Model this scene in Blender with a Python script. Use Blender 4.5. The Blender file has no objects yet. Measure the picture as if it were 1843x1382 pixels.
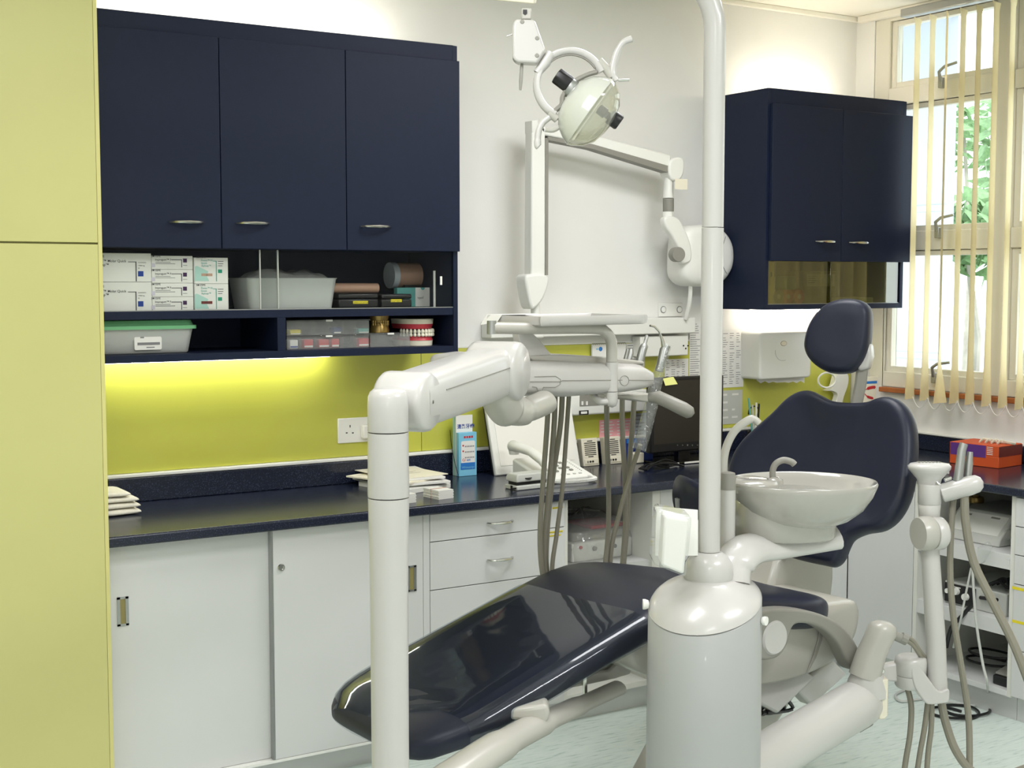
import bpy, bmesh, math, random
from mathutils import Vector, Matrix
random.seed(7)
V = Vector
SC = bpy.context.scene
COL = SC.collection
# ---------------------------------------------------------------- camera
FPX, YAW, PITCH = 2433.6, 0.56027, -0.0767
CAM = V((0.0, -4.479, 1.60))
cd = bpy.data.cameras.new('camera'); cam = bpy.data.objects.new('camera', cd); COL.objects.link(cam)
cam.location = CAM; cam.rotation_euler = (math.pi/2 + PITCH, 0, -YAW)
cd.sensor_width = 36; cd.lens = 36*FPX/1843; cd.clip_start = 0.05; cd.clip_end = 200
SC.camera = cam
# ---------------------------------------------------------------- sky, exposure
wd = bpy.data.worlds.new('world'); SC.world = wd; wd.use_nodes = True
bg = wd.node_tree.nodes['Background']; bg.inputs[0].default_value = (0.90, 0.96, 1.0, 1); bg.inputs[1].default_value = 3.4
SC.view_settings.view_transform = 'Standard'; SC.view_settings.look = 'None'
SC.view_settings.gamma = 1.0; SC.view_settings.use_curve_mapping = False
SC.view_settings.exposure = 0.0
# ceiling luminaires added out of view to light the room (x, y, watts): fixtures are built with the ceiling
CEIL_Z = 2.79
LUM = [(2.9, -1.4, 21), (0.8, -2.3, 24), (2.7, -3.6, 36), (0.2, -4.8, 26)]
for lx, ly, lw in LUM:
    ld = bpy.data.lights.new('added_ceiling_lamp', 'AREA'); ld.shape = 'RECTANGLE'; ld.size = 1.14; ld.size_y = 0.54
    ld.energy = lw; ld.color = (0.98, 0.99, 1.04)
    lo = bpy.data.objects.new('added_ceiling_lamp', ld); COL.objects.link(lo); lo.location = (lx, ly, CEIL_Z-0.045)

# weak flash added beside the lens to give small highlights
fd = bpy.data.lights.new('added_flash', 'POINT'); fd.energy = 10; fd.shadow_soft_size = .025; fd.color = (1, 1, 1)
fo = bpy.data.objects.new('added_flash', fd); COL.objects.link(fo); fo.location = CAM + V((-.05, .02, .06))

# ---------------------------------------------------------------- pixel helpers (photograph measured at 1843x1382)
_F = V((math.sin(YAW)*math.cos(PITCH), math.cos(YAW)*math.cos(PITCH), math.sin(PITCH)))
_R = V((math.cos(YAW), -math.sin(YAW), 0)); _U = _R.cross(_F)
def ray(px, py): return _F + _R*((px-921.5)/FPX) - _U*((py-691)/FPX)
def P(px, py, d): return CAM + ray(px, py)*d                       # point at depth d
def on(ax, val, px, py):
    r = ray(px, py); return CAM + r*((val-CAM[ax])/r[ax])
def yx(px, py, y): return on(1, y, px, py)
def onpl(px, py, o, n):
    r = ray(px, py); return CAM + r*((o-CAM).dot(n)/r.dot(n))
PHI = math.radians(4.34)
A = V((math.cos(PHI), math.sin(PHI), 0)); W = V((-math.sin(PHI), math.cos(PHI), 0)); CO = V((1.492, -1.55, 0)); Z = V((0,0,1))
def cw(t, w, z): return CO + A*t + W*w + Z*z                       # dental chair axes -> world
def ch(px, py, w): return onpl(px, py, CO + W*w, W)
def S(r, g, b):
    f = lambda c: (c/255/12.92 if c/255 <= .04045 else ((c/255+.055)/1.055)**2.4)
    return (f(r), f(g), f(b), 1)

# ---------------------------------------------------------------- materials
MT = {}
def mat(name, rgb, rough=.5, metal=0, var=.03, scale=6, bump=0, bscale=200, coat=0, spec=.5, trans=0, alpha=1, emit=0, sub=0):
    m = bpy.data.materials.new(name); m.use_nodes = True
    nt = m.node_tree; b = nt.nodes['Principled BSDF']
    c = S(*rgb)
    tc = nt.nodes.new('ShaderNodeTexCoord')
    if var:
        n = nt.nodes.new('ShaderNodeTexNoise'); n.inputs['Scale'].default_value = scale; n.inputs['Detail'].default_value = 4
        r = nt.nodes.new('ShaderNodeValToRGB')
        r.color_ramp.elements[0].position = .3; r.color_ramp.elements[1].position = .7
        r.color_ramp.elements[0].color = tuple(min(1, x*(1-var)) for x in c[:3])+(1,)
        r.color_ramp.elements[1].color = tuple(min(1, x*(1+var)) for x in c[:3])+(1,)
        nt.links.new(tc.outputs['Object'], n.inputs['Vector']); nt.links.new(n.outputs['Fac'], r.inputs['Fac'])
        nt.links.new(r.outputs['Color'], b.inputs['Base Color'])
    else:
        b.inputs['Base Color'].default_value = c
    b.inputs['Roughness'].default_value = rough; b.inputs['Metallic'].default_value = metal
    b.inputs['Specular IOR Level'].default_value = spec
    b.inputs['Coat Weight'].default_value = coat; b.inputs['Coat Roughness'].default_value = .08
    b.inputs['Transmission Weight'].default_value = trans; b.inputs['Alpha'].default_value = alpha
    if emit:
        b.inputs['Emission Color'].default_value = c; b.inputs['Emission Strength'].default_value = emit
    if bump:
        n2 = nt.nodes.new('ShaderNodeTexNoise'); n2.inputs['Scale'].default_value = bscale; n2.inputs['Detail'].default_value = 3
        bp = nt.nodes.new('ShaderNodeBump'); bp.inputs['Strength'].default_value = bump; bp.inputs['Distance'].default_value = .004
        nt.links.new(tc.outputs['Object'], n2.inputs['Vector']); nt.links.new(n2.outputs['Fac'], bp.inputs['Height'])
        nt.links.new(bp.outputs['Normal'], b.inputs['Normal'])
    MT[name] = m; return m
def clear(name, rgb, opac=.1, rough=.04, milky=0, gloss=1.0, bump=0, bscale=30):
    "thin clear sheet: transparent, a fresnel gloss and a little milky scatter"
    m = bpy.data.materials.new(name); m.use_nodes = True; nt = m.node_tree
    nt.nodes.remove(nt.nodes['Principled BSDF'])
    out = nt.nodes['Material Output']
    t = nt.nodes.new('ShaderNodeBsdfTransparent'); t.inputs[0].default_value = S(*rgb)
    g = nt.nodes.new('ShaderNodeBsdfGlossy'); g.inputs['Roughness'].default_value = rough
    d = nt.nodes.new('ShaderNodeBsdfDiffuse'); d.inputs[0].default_value = S(*rgb)
    x1 = nt.nodes.new('ShaderNodeMixShader'); x1.inputs[0].default_value = milky
    nt.links.new(t.outputs[0], x1.inputs[1]); nt.links.new(d.outputs[0], x1.inputs[2])
    fr = nt.nodes.new('ShaderNodeFresnel'); fr.inputs['IOR'].default_value = 1.45
    mu = nt.nodes.new('ShaderNodeMath'); mu.operation = 'MULTIPLY_ADD'; mu.inputs[1].default_value = gloss; mu.inputs[2].default_value = opac
    mu.use_clamp = True
    ge = nt.nodes.new('ShaderNodeNewGeometry'); inv = nt.nodes.new('ShaderNodeMath'); inv.operation = 'SUBTRACT'; inv.inputs[0].default_value = 1
    nt.links.new(ge.outputs['Backfacing'], inv.inputs[1])
    fm = nt.nodes.new('ShaderNodeMath'); fm.operation = 'MULTIPLY'; nt.links.new(fr.outputs[0], fm.inputs[0]); nt.links.new(inv.outputs[0], fm.inputs[1])
    nt.links.new(fm.outputs[0], mu.inputs[0])
    x2 = nt.nodes.new('ShaderNodeMixShader'); nt.links.new(mu.outputs[0], x2.inputs[0])
    nt.links.new(x1.outputs[0], x2.inputs[1]); nt.links.new(g.outputs[0], x2.inputs[2])
    nt.links.new(x2.outputs[0], out.inputs[0])
    if bump:
        tc = nt.nodes.new('ShaderNodeTexCoord'); n2 = nt.nodes.new('ShaderNodeTexNoise'); n2.inputs['Scale'].default_value = bscale
        bp = nt.nodes.new('ShaderNodeBump'); bp.inputs['Strength'].default_value = bump; bp.inputs['Distance'].default_value = .01
        nt.links.new(tc.outputs['Object'], n2.inputs['Vector']); nt.links.new(n2.outputs['Fac'], bp.inputs['Height'])
        nt.links.new(bp.outputs['Normal'], g.inputs['Normal']); nt.links.new(bp.outputs['Normal'], fr.inputs['Normal'])
    MT[name] = m; return m
def emis(name, rgb, s):
    m = bpy.data.materials.new(name); m.use_nodes = True; nt = m.node_tree
    nt.nodes.remove(nt.nodes['Principled BSDF'])
    e = nt.nodes.new('ShaderNodeEmission'); e.inputs[0].default_value = S(*rgb); e.inputs[1].default_value = s
    nt.links.new(e.outputs[0], nt.nodes['Material Output'].inputs[0]); MT[name] = m; return m
mat('wall', (234,233,229), .75, var=.012, bump=.05, bscale=120)
mat('ceiling', (240,236,224), .8, var=.01, bump=.08, bscale=90)
mat('yellow', (198,195,127), .42, var=.02, scale=3)
mat('yellow_edge', (208,202,130), .5)
mat('navy', (24,32,54), .5, var=.05, scale=40, bump=.04, bscale=500, spec=.2)
mat('navy_in', (27,35,58), .6, var=.05, spec=.2)
mat('white_lam', (212,213,211), .4, var=.01)
mat('white_in', (222,222,214), .5, var=.01)
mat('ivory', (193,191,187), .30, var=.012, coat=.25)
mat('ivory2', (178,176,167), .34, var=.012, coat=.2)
mat('ivory_shaded', (166,168,166), .38, var=.012, coat=.15)  # ivory darkened: the shade on the tower body is put into the colour
mat('grey_pl', (140,138,130), .45, var=.02)
mat('grey_hose', (132,128,114), .42, var=.03)
mat('white_pl', (236,236,230), .35, var=.01)
mat('cream_pl', (226,220,200), .42, var=.012)
mat('leather', (27,31,48), .4, var=.06, scale=20, bump=.05, bscale=400, spec=.35)
mat('steel', (205,205,200), .22, metal=1, var=.02)
mat('alu', (170,172,170), .38, metal=.9, var=.02)
mat('chrome', (225,225,225), .1, metal=1, var=0)
mat('black', (18,18,20), .4, var=.02)
mat('black_gloss', (12,12,13), .15, var=0)
mat('screen', (44,40,34), .3, var=.02)
mat('dark_in', (20,24,36), .7)
mat('blind', (240,226,180), .7, var=.02, scale=30)
mat('frame', (226,222,208), .45, var=.02)
mat('wood', (166,96,48), .5, var=.15, scale=14)
mat('paper', (232,231,226), .8, var=.02)
mat('paper_cream', (236,230,210), .8, var=.02)
mat('ink', (60,60,66), .8, var=0)
mat('ink_grey', (130,130,132), .8, var=0)
mat('ink_teal', (90,170,160), .8, var=0)
mat('ink_purple', (70,40,84), .8, var=0)
mat('ink_blue', (36,66,150), .8, var=0)
mat('ink_green', (40,150,120), .8, var=0)
mat('lilac', (206,200,214), .8, var=0)
mat('mint', (176,214,204), .8, var=0)
mat('tape', (232,214,40), .6, var=.02)
mat('tan', (196,160,140), .8, var=0)
mat('red', (196,34,44), .5, var=.03)
mat('gum', (196,62,74), .25, var=.06, scale=60, coat=.4)
mat('tooth', (240,236,214), .25, var=.02, coat=.3)
mat('plaster', (232,226,204), .7, var=.03)
mat('orange', (206,84,36), .55, var=.04)
mat('maroon', (110,40,34), .6, var=.05)
mat('purple', (92,48,128), .6, var=.03)
mat('lid_green', (120,190,138), .4, var=.03)
mat('towel', (240,236,222), .95, var=.05, scale=60, bump=.5, bscale=260)
mat('sky_blue', (126,196,226), .5, var=.02)
mat('deep_blue', (40,120,200), .5, var=.02)
mat('navy_blue', (30,52,120), .5, var=.02)
mat('pink', (236,170,170), .8, var=0)
mat('post_it', (240,240,150), .8, var=.01)
mat('gold', (150,124,70), .25, metal=.6, var=.1, scale=60)
mat('pinkroll', (176,140,120), .5, var=.05)
mat('teal', (100,176,170), .5, var=.04)
mat('olive', (140,130,80), .6, var=.05)
mat('olive2', (112,104,64), .6, var=.05)
mat('grey_dev', (196,198,192), .45, var=.015)
mat('leaf', (138,174,124), .7, var=.25, scale=20)
mat('bark', (176,170,158), .9, var=.2)
mat('facade', (186,193,200), .8, var=.01)
mat('white_gloss', (244,243,236), .2, var=0, coat=.4)
mat('bowl', (164,162,154), .16, var=.01, coat=.8)
clear('glass', (250,252,250), .0, .02, 0, .8)
clear('glass_tint', (251,252,251), .0, .02, .0, .35)
clear('glass_refl', (200,200,170), .16, .02, .0, 1.0)
clear('vinyl', (225,230,235), .02, .04, .0, 1.0, bump=.10, bscale=7)
clear('tub', (236,238,235), .02, .3, .5, .6)
clear('bag', (242,243,241), .04, .12, .22, 1.0, bump=.8, bscale=24)
clear('bag_thin', (240,242,240), .04, .08, .10, 1.0, bump=.8, bscale=60)
clear('acrylic', (248,249,248), .02, .05, .10, .9)
clear('lens', (236,238,230), .05, .10, .5, 1.0)
clear('lens_clear', (244,244,236), .05, .04, .16, 1.0)
emis('tube', (255,254,242), 40)
emis('tube_r', (255,244,228), 40)
emis('tube_up', (255,252,238), 75)
emis('tube_up_r', (255,244,222), 75)
emis('diffuser', (255,250,238), 3.0)
def speckle(name, base, fleck, rough, scale=260, thr=.62, coat=0):
    m = mat(name, base, rough, var=0, coat=coat); nt = m.node_tree; b = nt.nodes['Principled BSDF']
    tc = nt.nodes.new('ShaderNodeTexCoord'); n = nt.nodes.new('ShaderNodeTexNoise'); n.inputs['Scale'].default_value = scale; n.inputs['Detail'].default_value = 2
    r = nt.nodes.new('ShaderNodeValToRGB'); r.color_ramp.elements[0].position = thr-.06; r.color_ramp.elements[1].position = thr+.05
    r.color_ramp.elements[0].color = S(*base); r.color_ramp.elements[1].color = S(*fleck)
    nt.links.new(tc.outputs['Object'], n.inputs['Vector']); nt.links.new(n.outputs['Fac'], r.inputs['Fac']); nt.links.new(r.outputs['Color'], b.inputs['Base Color'])
    return m
speckle('counter', (27,32,48), (58,66,90), .2)
def floor_mat():
    m = mat('floor', (214,226,218), .35, var=0); nt = m.node_tree; b = nt.nodes['Principled BSDF']
    tc = nt.nodes.new('ShaderNodeTexCoord'); mp = nt.nodes.new('ShaderNodeMapping'); mp.inputs['Scale'].default_value = (9, 60, 1); mp.inputs['Rotation'].default_value = (0,0,.5)
    n = nt.nodes.new('ShaderNodeTexNoise'); n.inputs['Scale'].default_value = 1.6; n.inputs['Detail'].default_value = 6
    r = nt.nodes.new('ShaderNodeValToRGB')
    e = r.color_ramp.elements; e[0].position = .26; e[0].color = S(168,190,182); e[1].position = .42; e[1].color = S(214,226,219)
    e2 = r.color_ramp.elements.new(.62); e2.color = S(222,233,226)
    nt.links.new(tc.outputs['Object'], mp.inputs['Vector']); nt.links.new(mp.outputs[0], n.inputs['Vector']); nt.links.new(n.outputs['Fac'], r.inputs['Fac']); nt.links.new(r.outputs['Color'], b.inputs['Base Color'])
floor_mat()
def splash_mat():
    m = mat('splash', (196,197,80), .3, var=.02, scale=2, coat=.35)
splash_mat()

# ---------------------------------------------------------------- mesh helpers
class MB:
    "collects shapes in world coordinates; build() links them as ONE mesh object"
    def __init__(s): s.v = []; s.f = []
    def add(s, vs, fs):
        k = len(s.v); s.v += [V(p) for p in vs]; s.f += [tuple(i+k for i in f) for f in fs]; return s
    def box(s, lo, hi, M=None):
        x0,y0,z0 = lo; x1,y1,z1 = hi
        vs = [V(p) for p in ((x0,y0,z0),(x1,y0,z0),(x1,y1,z0),(x0,y1,z0),(x0,y0,z1),(x1,y0,z1),(x1,y1,z1),(x0,y1,z1))]
        if M: vs = [M @ p for p in vs]
        return s.add(vs, [(0,3,2,1),(4,5,6,7),(0,1,5,4),(1,2,6,5),(2,3,7,6),(3,0,4,7)])
    def cbox(s, c, sz, M=None):
        c = V(c); h = V(sz)/2
        if M: return s.box(-h, h, Matrix.Translation(c) @ M)
        return s.box(c-h, c+h)
    def prism(s, pts, vec):
        n = len(pts); vec = V(vec); pts = [V(p) for p in pts]
        return s.add(pts+[p+vec for p in pts], [tuple(range(n))[::-1], tuple(range(n, 2*n))]+[(i,(i+1)%n,n+(i+1)%n,n+i) for i in range(n)])
    def loft(s, rings, cap=True, close=True):
        n = len(rings[0]); vs = [p for r in rings for p in r]; fs = []
        for j in range(len(rings)-1):
            for i in range(n if close else n-1):
                a = j*n+i; b = j*n+(i+1)%n; fs.append((a, b, b+n, a+n))
        if cap: fs += [tuple(range(n))[::-1], tuple(range((len(rings)-1)*n, len(rings)*n))]
        return s.add(vs, fs)
    def tube(s, pts, r, n=12, cap=True, flat=None, ref=None):
        pts = [V(p) for p in pts]; m = len(pts); rr = r if isinstance(r, (list, tuple)) else [r]*m
        T = []
        for i in range(m): T.append((pts[min(i+1, m-1)]-pts[max(i-1, 0)]).normalized())
        u = V(ref) if ref else (V((0,0,1)) if abs(T[0].z) < .9 else V((1,0,0)))
        u = (u-T[0]*u.dot(T[0])).normalized(); rings = []
        for i in range(m):
            u = (u-T[i]*u.dot(T[i])).normalized(); w = T[i].cross(u)
            k = flat if flat else 1
            rings.append([pts[i]+(u*math.cos(a)+w*math.sin(a)*k)*rr[i] for a in [2*math.pi*q/n for q in range(n)]])
        return s.loft(rings, cap)
    def lathe(s, o, prof, n=32, ax=(0,0,1), sx=1):
        o = V(o); ax = V(ax).normalized(); u = (V((1,0,0)) if abs(ax.x) < .9 else V((0,1,0))); u = (u-ax*u.dot(ax)).normalized(); w = ax.cross(u)
        return s.loft([[o+ax*h+(u*math.cos(a)*sx+w*math.sin(a))*max(r, 1e-4) for a in [2*math.pi*q/n for q in range(n)]] for r, h in prof])
    def build(s, name, m, parent=None, bevel=0, smooth=True, seg=2, ang=35, fix=True):
        root = parent
        while root is not None and root.parent is not None: root = root.parent
        loc = V(root.location) if root is not None else V((0,0,0))
        own = V((0,0,0))
        if root is None and s.v:
            lo = V([min(p[i] for p in s.v) for i in range(3)]); hi = V([max(p[i] for p in s.v) for i in range(3)])
            own = V(((lo.x+hi.x)/2, (lo.y+hi.y)/2, lo.z)); loc = own
        me = bpy.data.meshes.new(name); me.from_pydata([p-loc for p in s.v], [], s.f)
        if fix:
            bm = bmesh.new(); bm.from_mesh(me); bmesh.ops.remove_doubles(bm, verts=bm.verts, dist=1e-6)
            bmesh.ops.recalc_face_normals(bm, faces=bm.faces); bm.to_mesh(me); bm.free()
        me.materials.append(MT[m] if isinstance(m, str) else m)
        if smooth:
            me.polygons.foreach_set('use_smooth', [True]*len(me.polygons)); me.set_sharp_from_angle(angle=math.radians(ang))
        o = bpy.data.objects.new(name, me); COL.objects.link(o)
        if parent is not None: o.parent = parent
        else: o.location = own
        if bevel:
            b = o.modifiers.new('bevel', 'BEVEL'); b.width = bevel; b.segments = seg; b.limit_method = 'ANGLE'; b.angle_limit = math.radians(40)
        return o
def tag(o, label=None, cat=None, group=None, kind=None):
    if label: o['label'] = label
    if cat: o['category'] = cat
    if group: o['group'] = group
    if kind: o['kind'] = kind
    return o
def thing(name, label, cat, loc, group=None):
    o = bpy.data.objects.new(name, None); COL.objects.link(o); o.location = loc; o.empty_display_size = .05
    return tag(o, label, cat, group)
def struct(o): o['kind'] = 'structure'; return o
def spl(pts, n=8, closed=False):
    "Catmull-Rom through the points"
    pts = [V(p) for p in pts]; m = len(pts); out = []
    rng = range(m if closed else m-1)
    for i in rng:
        g = (lambda k: pts[k % m]) if closed else (lambda k: pts[max(0, min(m-1, k))])
        p0,p1,p2,p3 = g(i-1), g(i), g(i+1), g(i+2)
        for k in range(n):
            t = k/n; out.append(.5*((2*p1)+(p2-p0)*t+(2*p0-5*p1+4*p2-p3)*t*t+(3*p1-p0-3*p2+p3)*t**3))
    if not closed: out.append(pts[-1])
    return out
def pillow(mb, outline, nrm, prof, ctr=None):
    "rings scaled about the centre: prof = [(scale, depth along nrm)]; first and last are capped"
    ctr = ctr or sum(outline, V((0,0,0)))/len(outline)
    return mb.loft([[ctr+(p-ctr)*max(s, .002)+nrm*d for p in outline] for s, d in prof])
def rrect(o, ux, uz, w, h, r, n=5):
    "rounded rectangle, corner o, axes ux/uz"
    o = V(o); pts = []
    for cx, cz, a0 in ((w-r, r, -90), (w-r, h-r, 0), (r, h-r, 90), (r, r, 180)):
        for k in range(n+1):
            a = math.radians(a0+90*k/n); pts.append(o+ux*(cx+r*math.cos(a))+uz*(cz+r*math.sin(a)))
    return pts
X = V((1,0,0)); Y = V((0,1,0))
_tc = {}
def text(mb, body, size, o, ux=X, uz=Z, align='LEFT', bold=0):
    "flat lettering appended to mb: baseline start o, reading along ux"
    key = (body, align, bold)
    if key not in _tc:
        cu = bpy.data.curves.new('t', 'FONT'); cu.body = body; cu.size = 1; cu.align_x = align; cu.resolution_u = 2; cu.offset = bold
        ob = bpy.data.objects.new('t', cu); COL.objects.link(ob)
        bpy.context.view_layer.update()
        me = bpy.data.meshes.new_from_object(ob.evaluated_get(bpy.context.evaluated_depsgraph_get()))
        _tc[key] = ([v.co.copy() for v in me.vertices], [tuple(p.vertices) for p in me.polygons])
        bpy.data.objects.remove(ob); bpy.data.curves.remove(cu); bpy.data.meshes.remove(me)
    vs, fs = _tc[key]; o = V(o)
    mb.add([o+ux*v.x*size+uz*v.y*size for v in vs], fs); return mb
def quad(mb, o, ux, uz, w, h):
    o = V(o); return mb.add([o, o+ux*w, o+ux*w+uz*h, o+uz*h], [(0,1,2,3)])
def slab(mb, o, ux, uz, w, h, th, nrm):
    "thin plate with thickness th along nrm"
    o = V(o); return mb.prism([o, o+ux*w, o+ux*w+uz*h, o+uz*h], nrm*th)
# ================================================================ ROOM SHELL
XR = 4.667; XL = -1.6; YF = -6.2; H = CEIL_Z
struct(MB().box((XL-.2, YF-.2, -.1), (XR+.2, .2, 0)).build('floor', 'floor'))
cl = struct(MB().box((XL-.2, YF-.2, H), (XR+.2, .2, H+.1)).build('ceiling', 'ceiling'))
struct(MB().box((XL-.2, 0, 0), (XR+.2, .15, H)).build('wall_back', 'wall'))
struct(MB().box((XL-.2, YF-.15, 0), (XR+.2, YF, H)).build('wall_front', 'wall'))
struct(MB().box((XL-.15, YF, 0), (XL, 0, H)).build('wall_left', 'wall'))
WY0, WY1, WZ0, WZ1 = -.11, -3.35, 1.12, 2.76
struct(MB().box((XR, YF, 0), (XR+.18, 0, WZ0)).box((XR, YF, WZ1), (XR+.18, 0, H)).box((XR, WY0, WZ0), (XR+.18, 0, WZ1)).box((XR, YF, WZ0), (XR+.18, WY1, WZ1)).build('wall_right', 'wall'))
struct(MB().box((XL, -.022, H-.022), (XR, 0, H)).build('trim_1', 'ceiling', bevel=.004))
struct(MB().box((XR-.03, YF, H-.03), (XR, -.03, H)).build('trim_2', 'ceiling', bevel=.004))
# brown wooden sill board under the windows
struct(MB().box((XR-.028, WY1, 1.098), (XR+.02, -.2, 1.12)).build('trim_3', 'wood', bevel=.003))
# fixtures for the added ceiling lights, all out of view
for i, (lx, ly, lw) in enumerate(LUM):
    t = thing('added_ceiling_light', ['added out-of-view ceiling panel above the dental chair', 'added out-of-view ceiling panel in front of the yellow cabinet', 'added out-of-view ceiling panel near the far end of the window wall', 'added out-of-view ceiling panel behind the photographer'][i], 'ceiling light', (lx, ly, H-.035), 'added ceiling panels')
    fr = MB()
    for a, b in (((lx-.62, ly-.32), (lx+.62, ly-.29)), ((lx-.62, ly+.29), (lx+.62, ly+.32)), ((lx-.62, ly-.29), (lx-.59, ly+.29)), ((lx+.59, ly-.29), (lx+.62, ly+.29))):
        fr.box((a[0], a[1], H-.035), (b[0], b[1], H-.001))
    fr.build('frame', 'white_pl', t)
    MB().box((lx-.59, ly-.29, H-.03), (lx+.59, ly+.29, H-.012)).build('diffuser', 'diffuser', t)
# ---------------------------------------------------------------- windows in the right wall
bays = [(-.11, -.78), (-.86, -1.50), (-1.58, -2.22), (-2.30, -2.94)]
zrow = [(1.19, 1.731), (1.815, 2.373), (2.451, 2.745)]
for i, (ya, yb) in enumerate(bays):
    t = thing('window_%d' % (i+1), None, None, (XR+.03, (ya+yb)/2, WZ0)); struct(t)
    ya2 = ya-.085 if i == 0 else ya
    x0, x1 = XR+.004, XR+.06
    f = MB()
    if i == 0: f.box((x0, ya2, WZ0), (x1, ya, WZ1))
    f.box((x0-.012, yb-.08, WZ0), (x1, yb, WZ1))
    for z0, z1 in ((WZ0, 1.19), (1.731, 1.815), (2.373, 2.451), (2.745, WZ1)): f.box((x0, yb, z0), (x1, ya2, z1))
    if i == 3: f.box((x0, WY1, WZ0), (x1, yb-.08, WZ1))
    f.build('window_frame', 'frame', t, bevel=.004)
    for j, (z0, z1) in enumerate(zrow):
        s = MB(); w = .03; xa, xb = x0+.014, x1-.004
        s.box((xa, yb, z0), (xb, yb+w, z1)).box((xa, ya2-w, z0), (xb, ya2, z1)).box((xa, yb+w, z0), (xb, ya2-w, z0+w*.8)).box((xa, yb+w, z1-w*.8), (xb, ya2-w, z1))
        sash = s.build('sash', 'frame', t, bevel=.003)
        MB().box((x0+.03, yb+w, z0+w*.8), (x0+.036, ya2-w, z1-w*.8)).build('pane', 'glass', sash)
        # cockspur handle on the rail below the sash
        hy = -.50 if i == 0 else (ya+yb)/2; hz = z0-.012
        h = MB().cbox((x0-.012, hy, hz), (.024, .022, .045))
        h.tube([V((x0-.02, hy, hz+.005)), V((x0-.03, hy, hz+.045)), V((x0-.034, hy-.03, hz+.062)), V((x0-.03, hy-.095, hz+.072))], [.009, .008, .007, .006], 8)
        h.build('handle', 'alu', t, bevel=.003)
# ---------------------------------------------------------------- vertical blind
bx = 4.567
bl = thing('vertical_blind', 'cream vertical slat blind drawn open in front of the window', 'blind', (bx, -1.8, 1.07))
MB().box((bx-.022, -3.3, 2.722), (bx+.022, -.365, 2.757)).build('headrail', 'alu', bl, bevel=.004)
sy = [-.444, -.525, -.603, -.683, -.762, -.846, -.925, -1.004] + [-1.09-.08*k for k in range(26)]
angs = [.46, .47, .74, .44, .45, .42, .44, .46]
bots = []
for k, y in enumerate(sy):
    a = angs[k] if k < len(angs) else .45+.04*math.sin(k*3.1)
    m = MB(); rings = []; hw = .0445
    zs = [2.71, 2.68, 2.3, 1.8, 1.45, 1.25, 1.16, 1.085]
    for z in zs:
        tw = a if z < 2.69 else a-.12
        if z < 1.3: tw -= (1.3-z)*(1.0 if k != 2 else 3.2)
        dx = 0; 
        if k == 2 and z < 1.25: dx = -(1.25-z)*.25
        d = V((math.cos(tw), math.sin(tw), 0)); nrm = V((-d.y, d.x, 0)); c = V((bx+dx, y+(-.04*(1.25-z)/.16 if (k == 2 and z < 1.25) else 0), z))
        rings.append([c-d*hw, c-nrm*.004*0+nrm*.006, c+d*hw, c+nrm*.007])
    m.loft(rings)
    m.build('slat', 'blind', bl, ang=60)
    bots.append(V((bx+.02, y, 1.095)))
for k in range(12):
    a, b = bots[k], bots[k+1]
    MB().tube([a.lerp(b, q/10)-Z*(.045*4*(q/10)*(1-q/10)) for q in range(11)], .0022, 5).build('bead_chain', 'white_pl', bl)
# ---------------------------------------------------------------- outside
struct(MB().box((XR+1.0, -30, -.6), (60, 30, -.5)).build('ground_outside', 'white_lam'))
fb = thing('building', 'pale neighbouring building wall seen through the left of the window', 'building', (8.0, 2.0, -.5))
ye = on(0, 7.6, 1704, 330).y
MB().box((7.6, ye, -.5), (7.68, 9, 6.5)).build('wall', 'facade', fb)
g = MB()
for z in (on(0, 7.6, 1660, 376).z, on(0, 7.6, 1660, 640).z, 3.6): g.box((7.585, ye, z-.02), (7.6, 9, z+.02))
g.build('groove', 'grey_dev', fb)
cn = MB().box((6.3, -8, 3.42), (7.68, 9, 3.55))
for z in (3.30,): cn.box((6.3, -8, z), (6.36, 9, 3.42))
cn.build('canopy', 'facade', fb)
def tree(lab, c, r, n, seed):
    rnd = random.Random(seed)
    t = thing('tree', lab, 'tree', (c.x, c.y, -.5), 'trees outside')
    MB().tube([V((c.x, c.y, -.5)), V((c.x+.1, c.y, c.z*.5)), V((c.x, c.y+.1, c.z))], [.05, .04, .02], 8).build('trunk', 'bark', t)
    m = MB()
    for i in range(n):
        while True:
            q = V((rnd.uniform(-1,1), rnd.uniform(-1,1), rnd.uniform(-1,1)))
            if q.length < 1: break
        q = V((q.x*r.x, q.y*r.y, q.z*r.z)); s = rnd.uniform(.08, .2)
        u = V((rnd.gauss(0,1), rnd.gauss(0,1), rnd.gauss(0,1))).normalized(); w = u.orthogonal().normalized()
        p = c+q; m.add([p-u*s, p+w*s*.5, p+u*s, p-w*s*.5], [(0,1,2,3)])
    tag(m.build('foliage', 'leaf', t, fix=False, smooth=False), kind='stuff')
tree("bluish green tree high behind the upper window pane", P(1745, 225, 19), V((1.3, 1.0, .65)), 420, 1)
tree('bright green bushy tree low behind the middle window pane', P(1752, 420, 13), V((.8, .45, .42)), 330, 2)
tree('bright green tree half hidden behind the window mullion', P(1850, 330, 14), V((.6, .5, 1.2)), 420, 3)
# ================================================================ FITTED FURNITURE
def bow_handle(parent, c, L, mt='steel', ax=X, out=-Y, drop=0):
    c = V(c); pts = []
    for k in range(13):
        s = k/12*2-1; pts.append(c+ax*(s*L/2)+out*(.028*(1-s**4)*.9+.002)-Z*drop*(1-s*s))
    MB().tube(pts, [.0035+.003*(1-abs(k/6-1)) for k in range(13)], 8, flat=1.5).build('handle', mt, parent)
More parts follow.
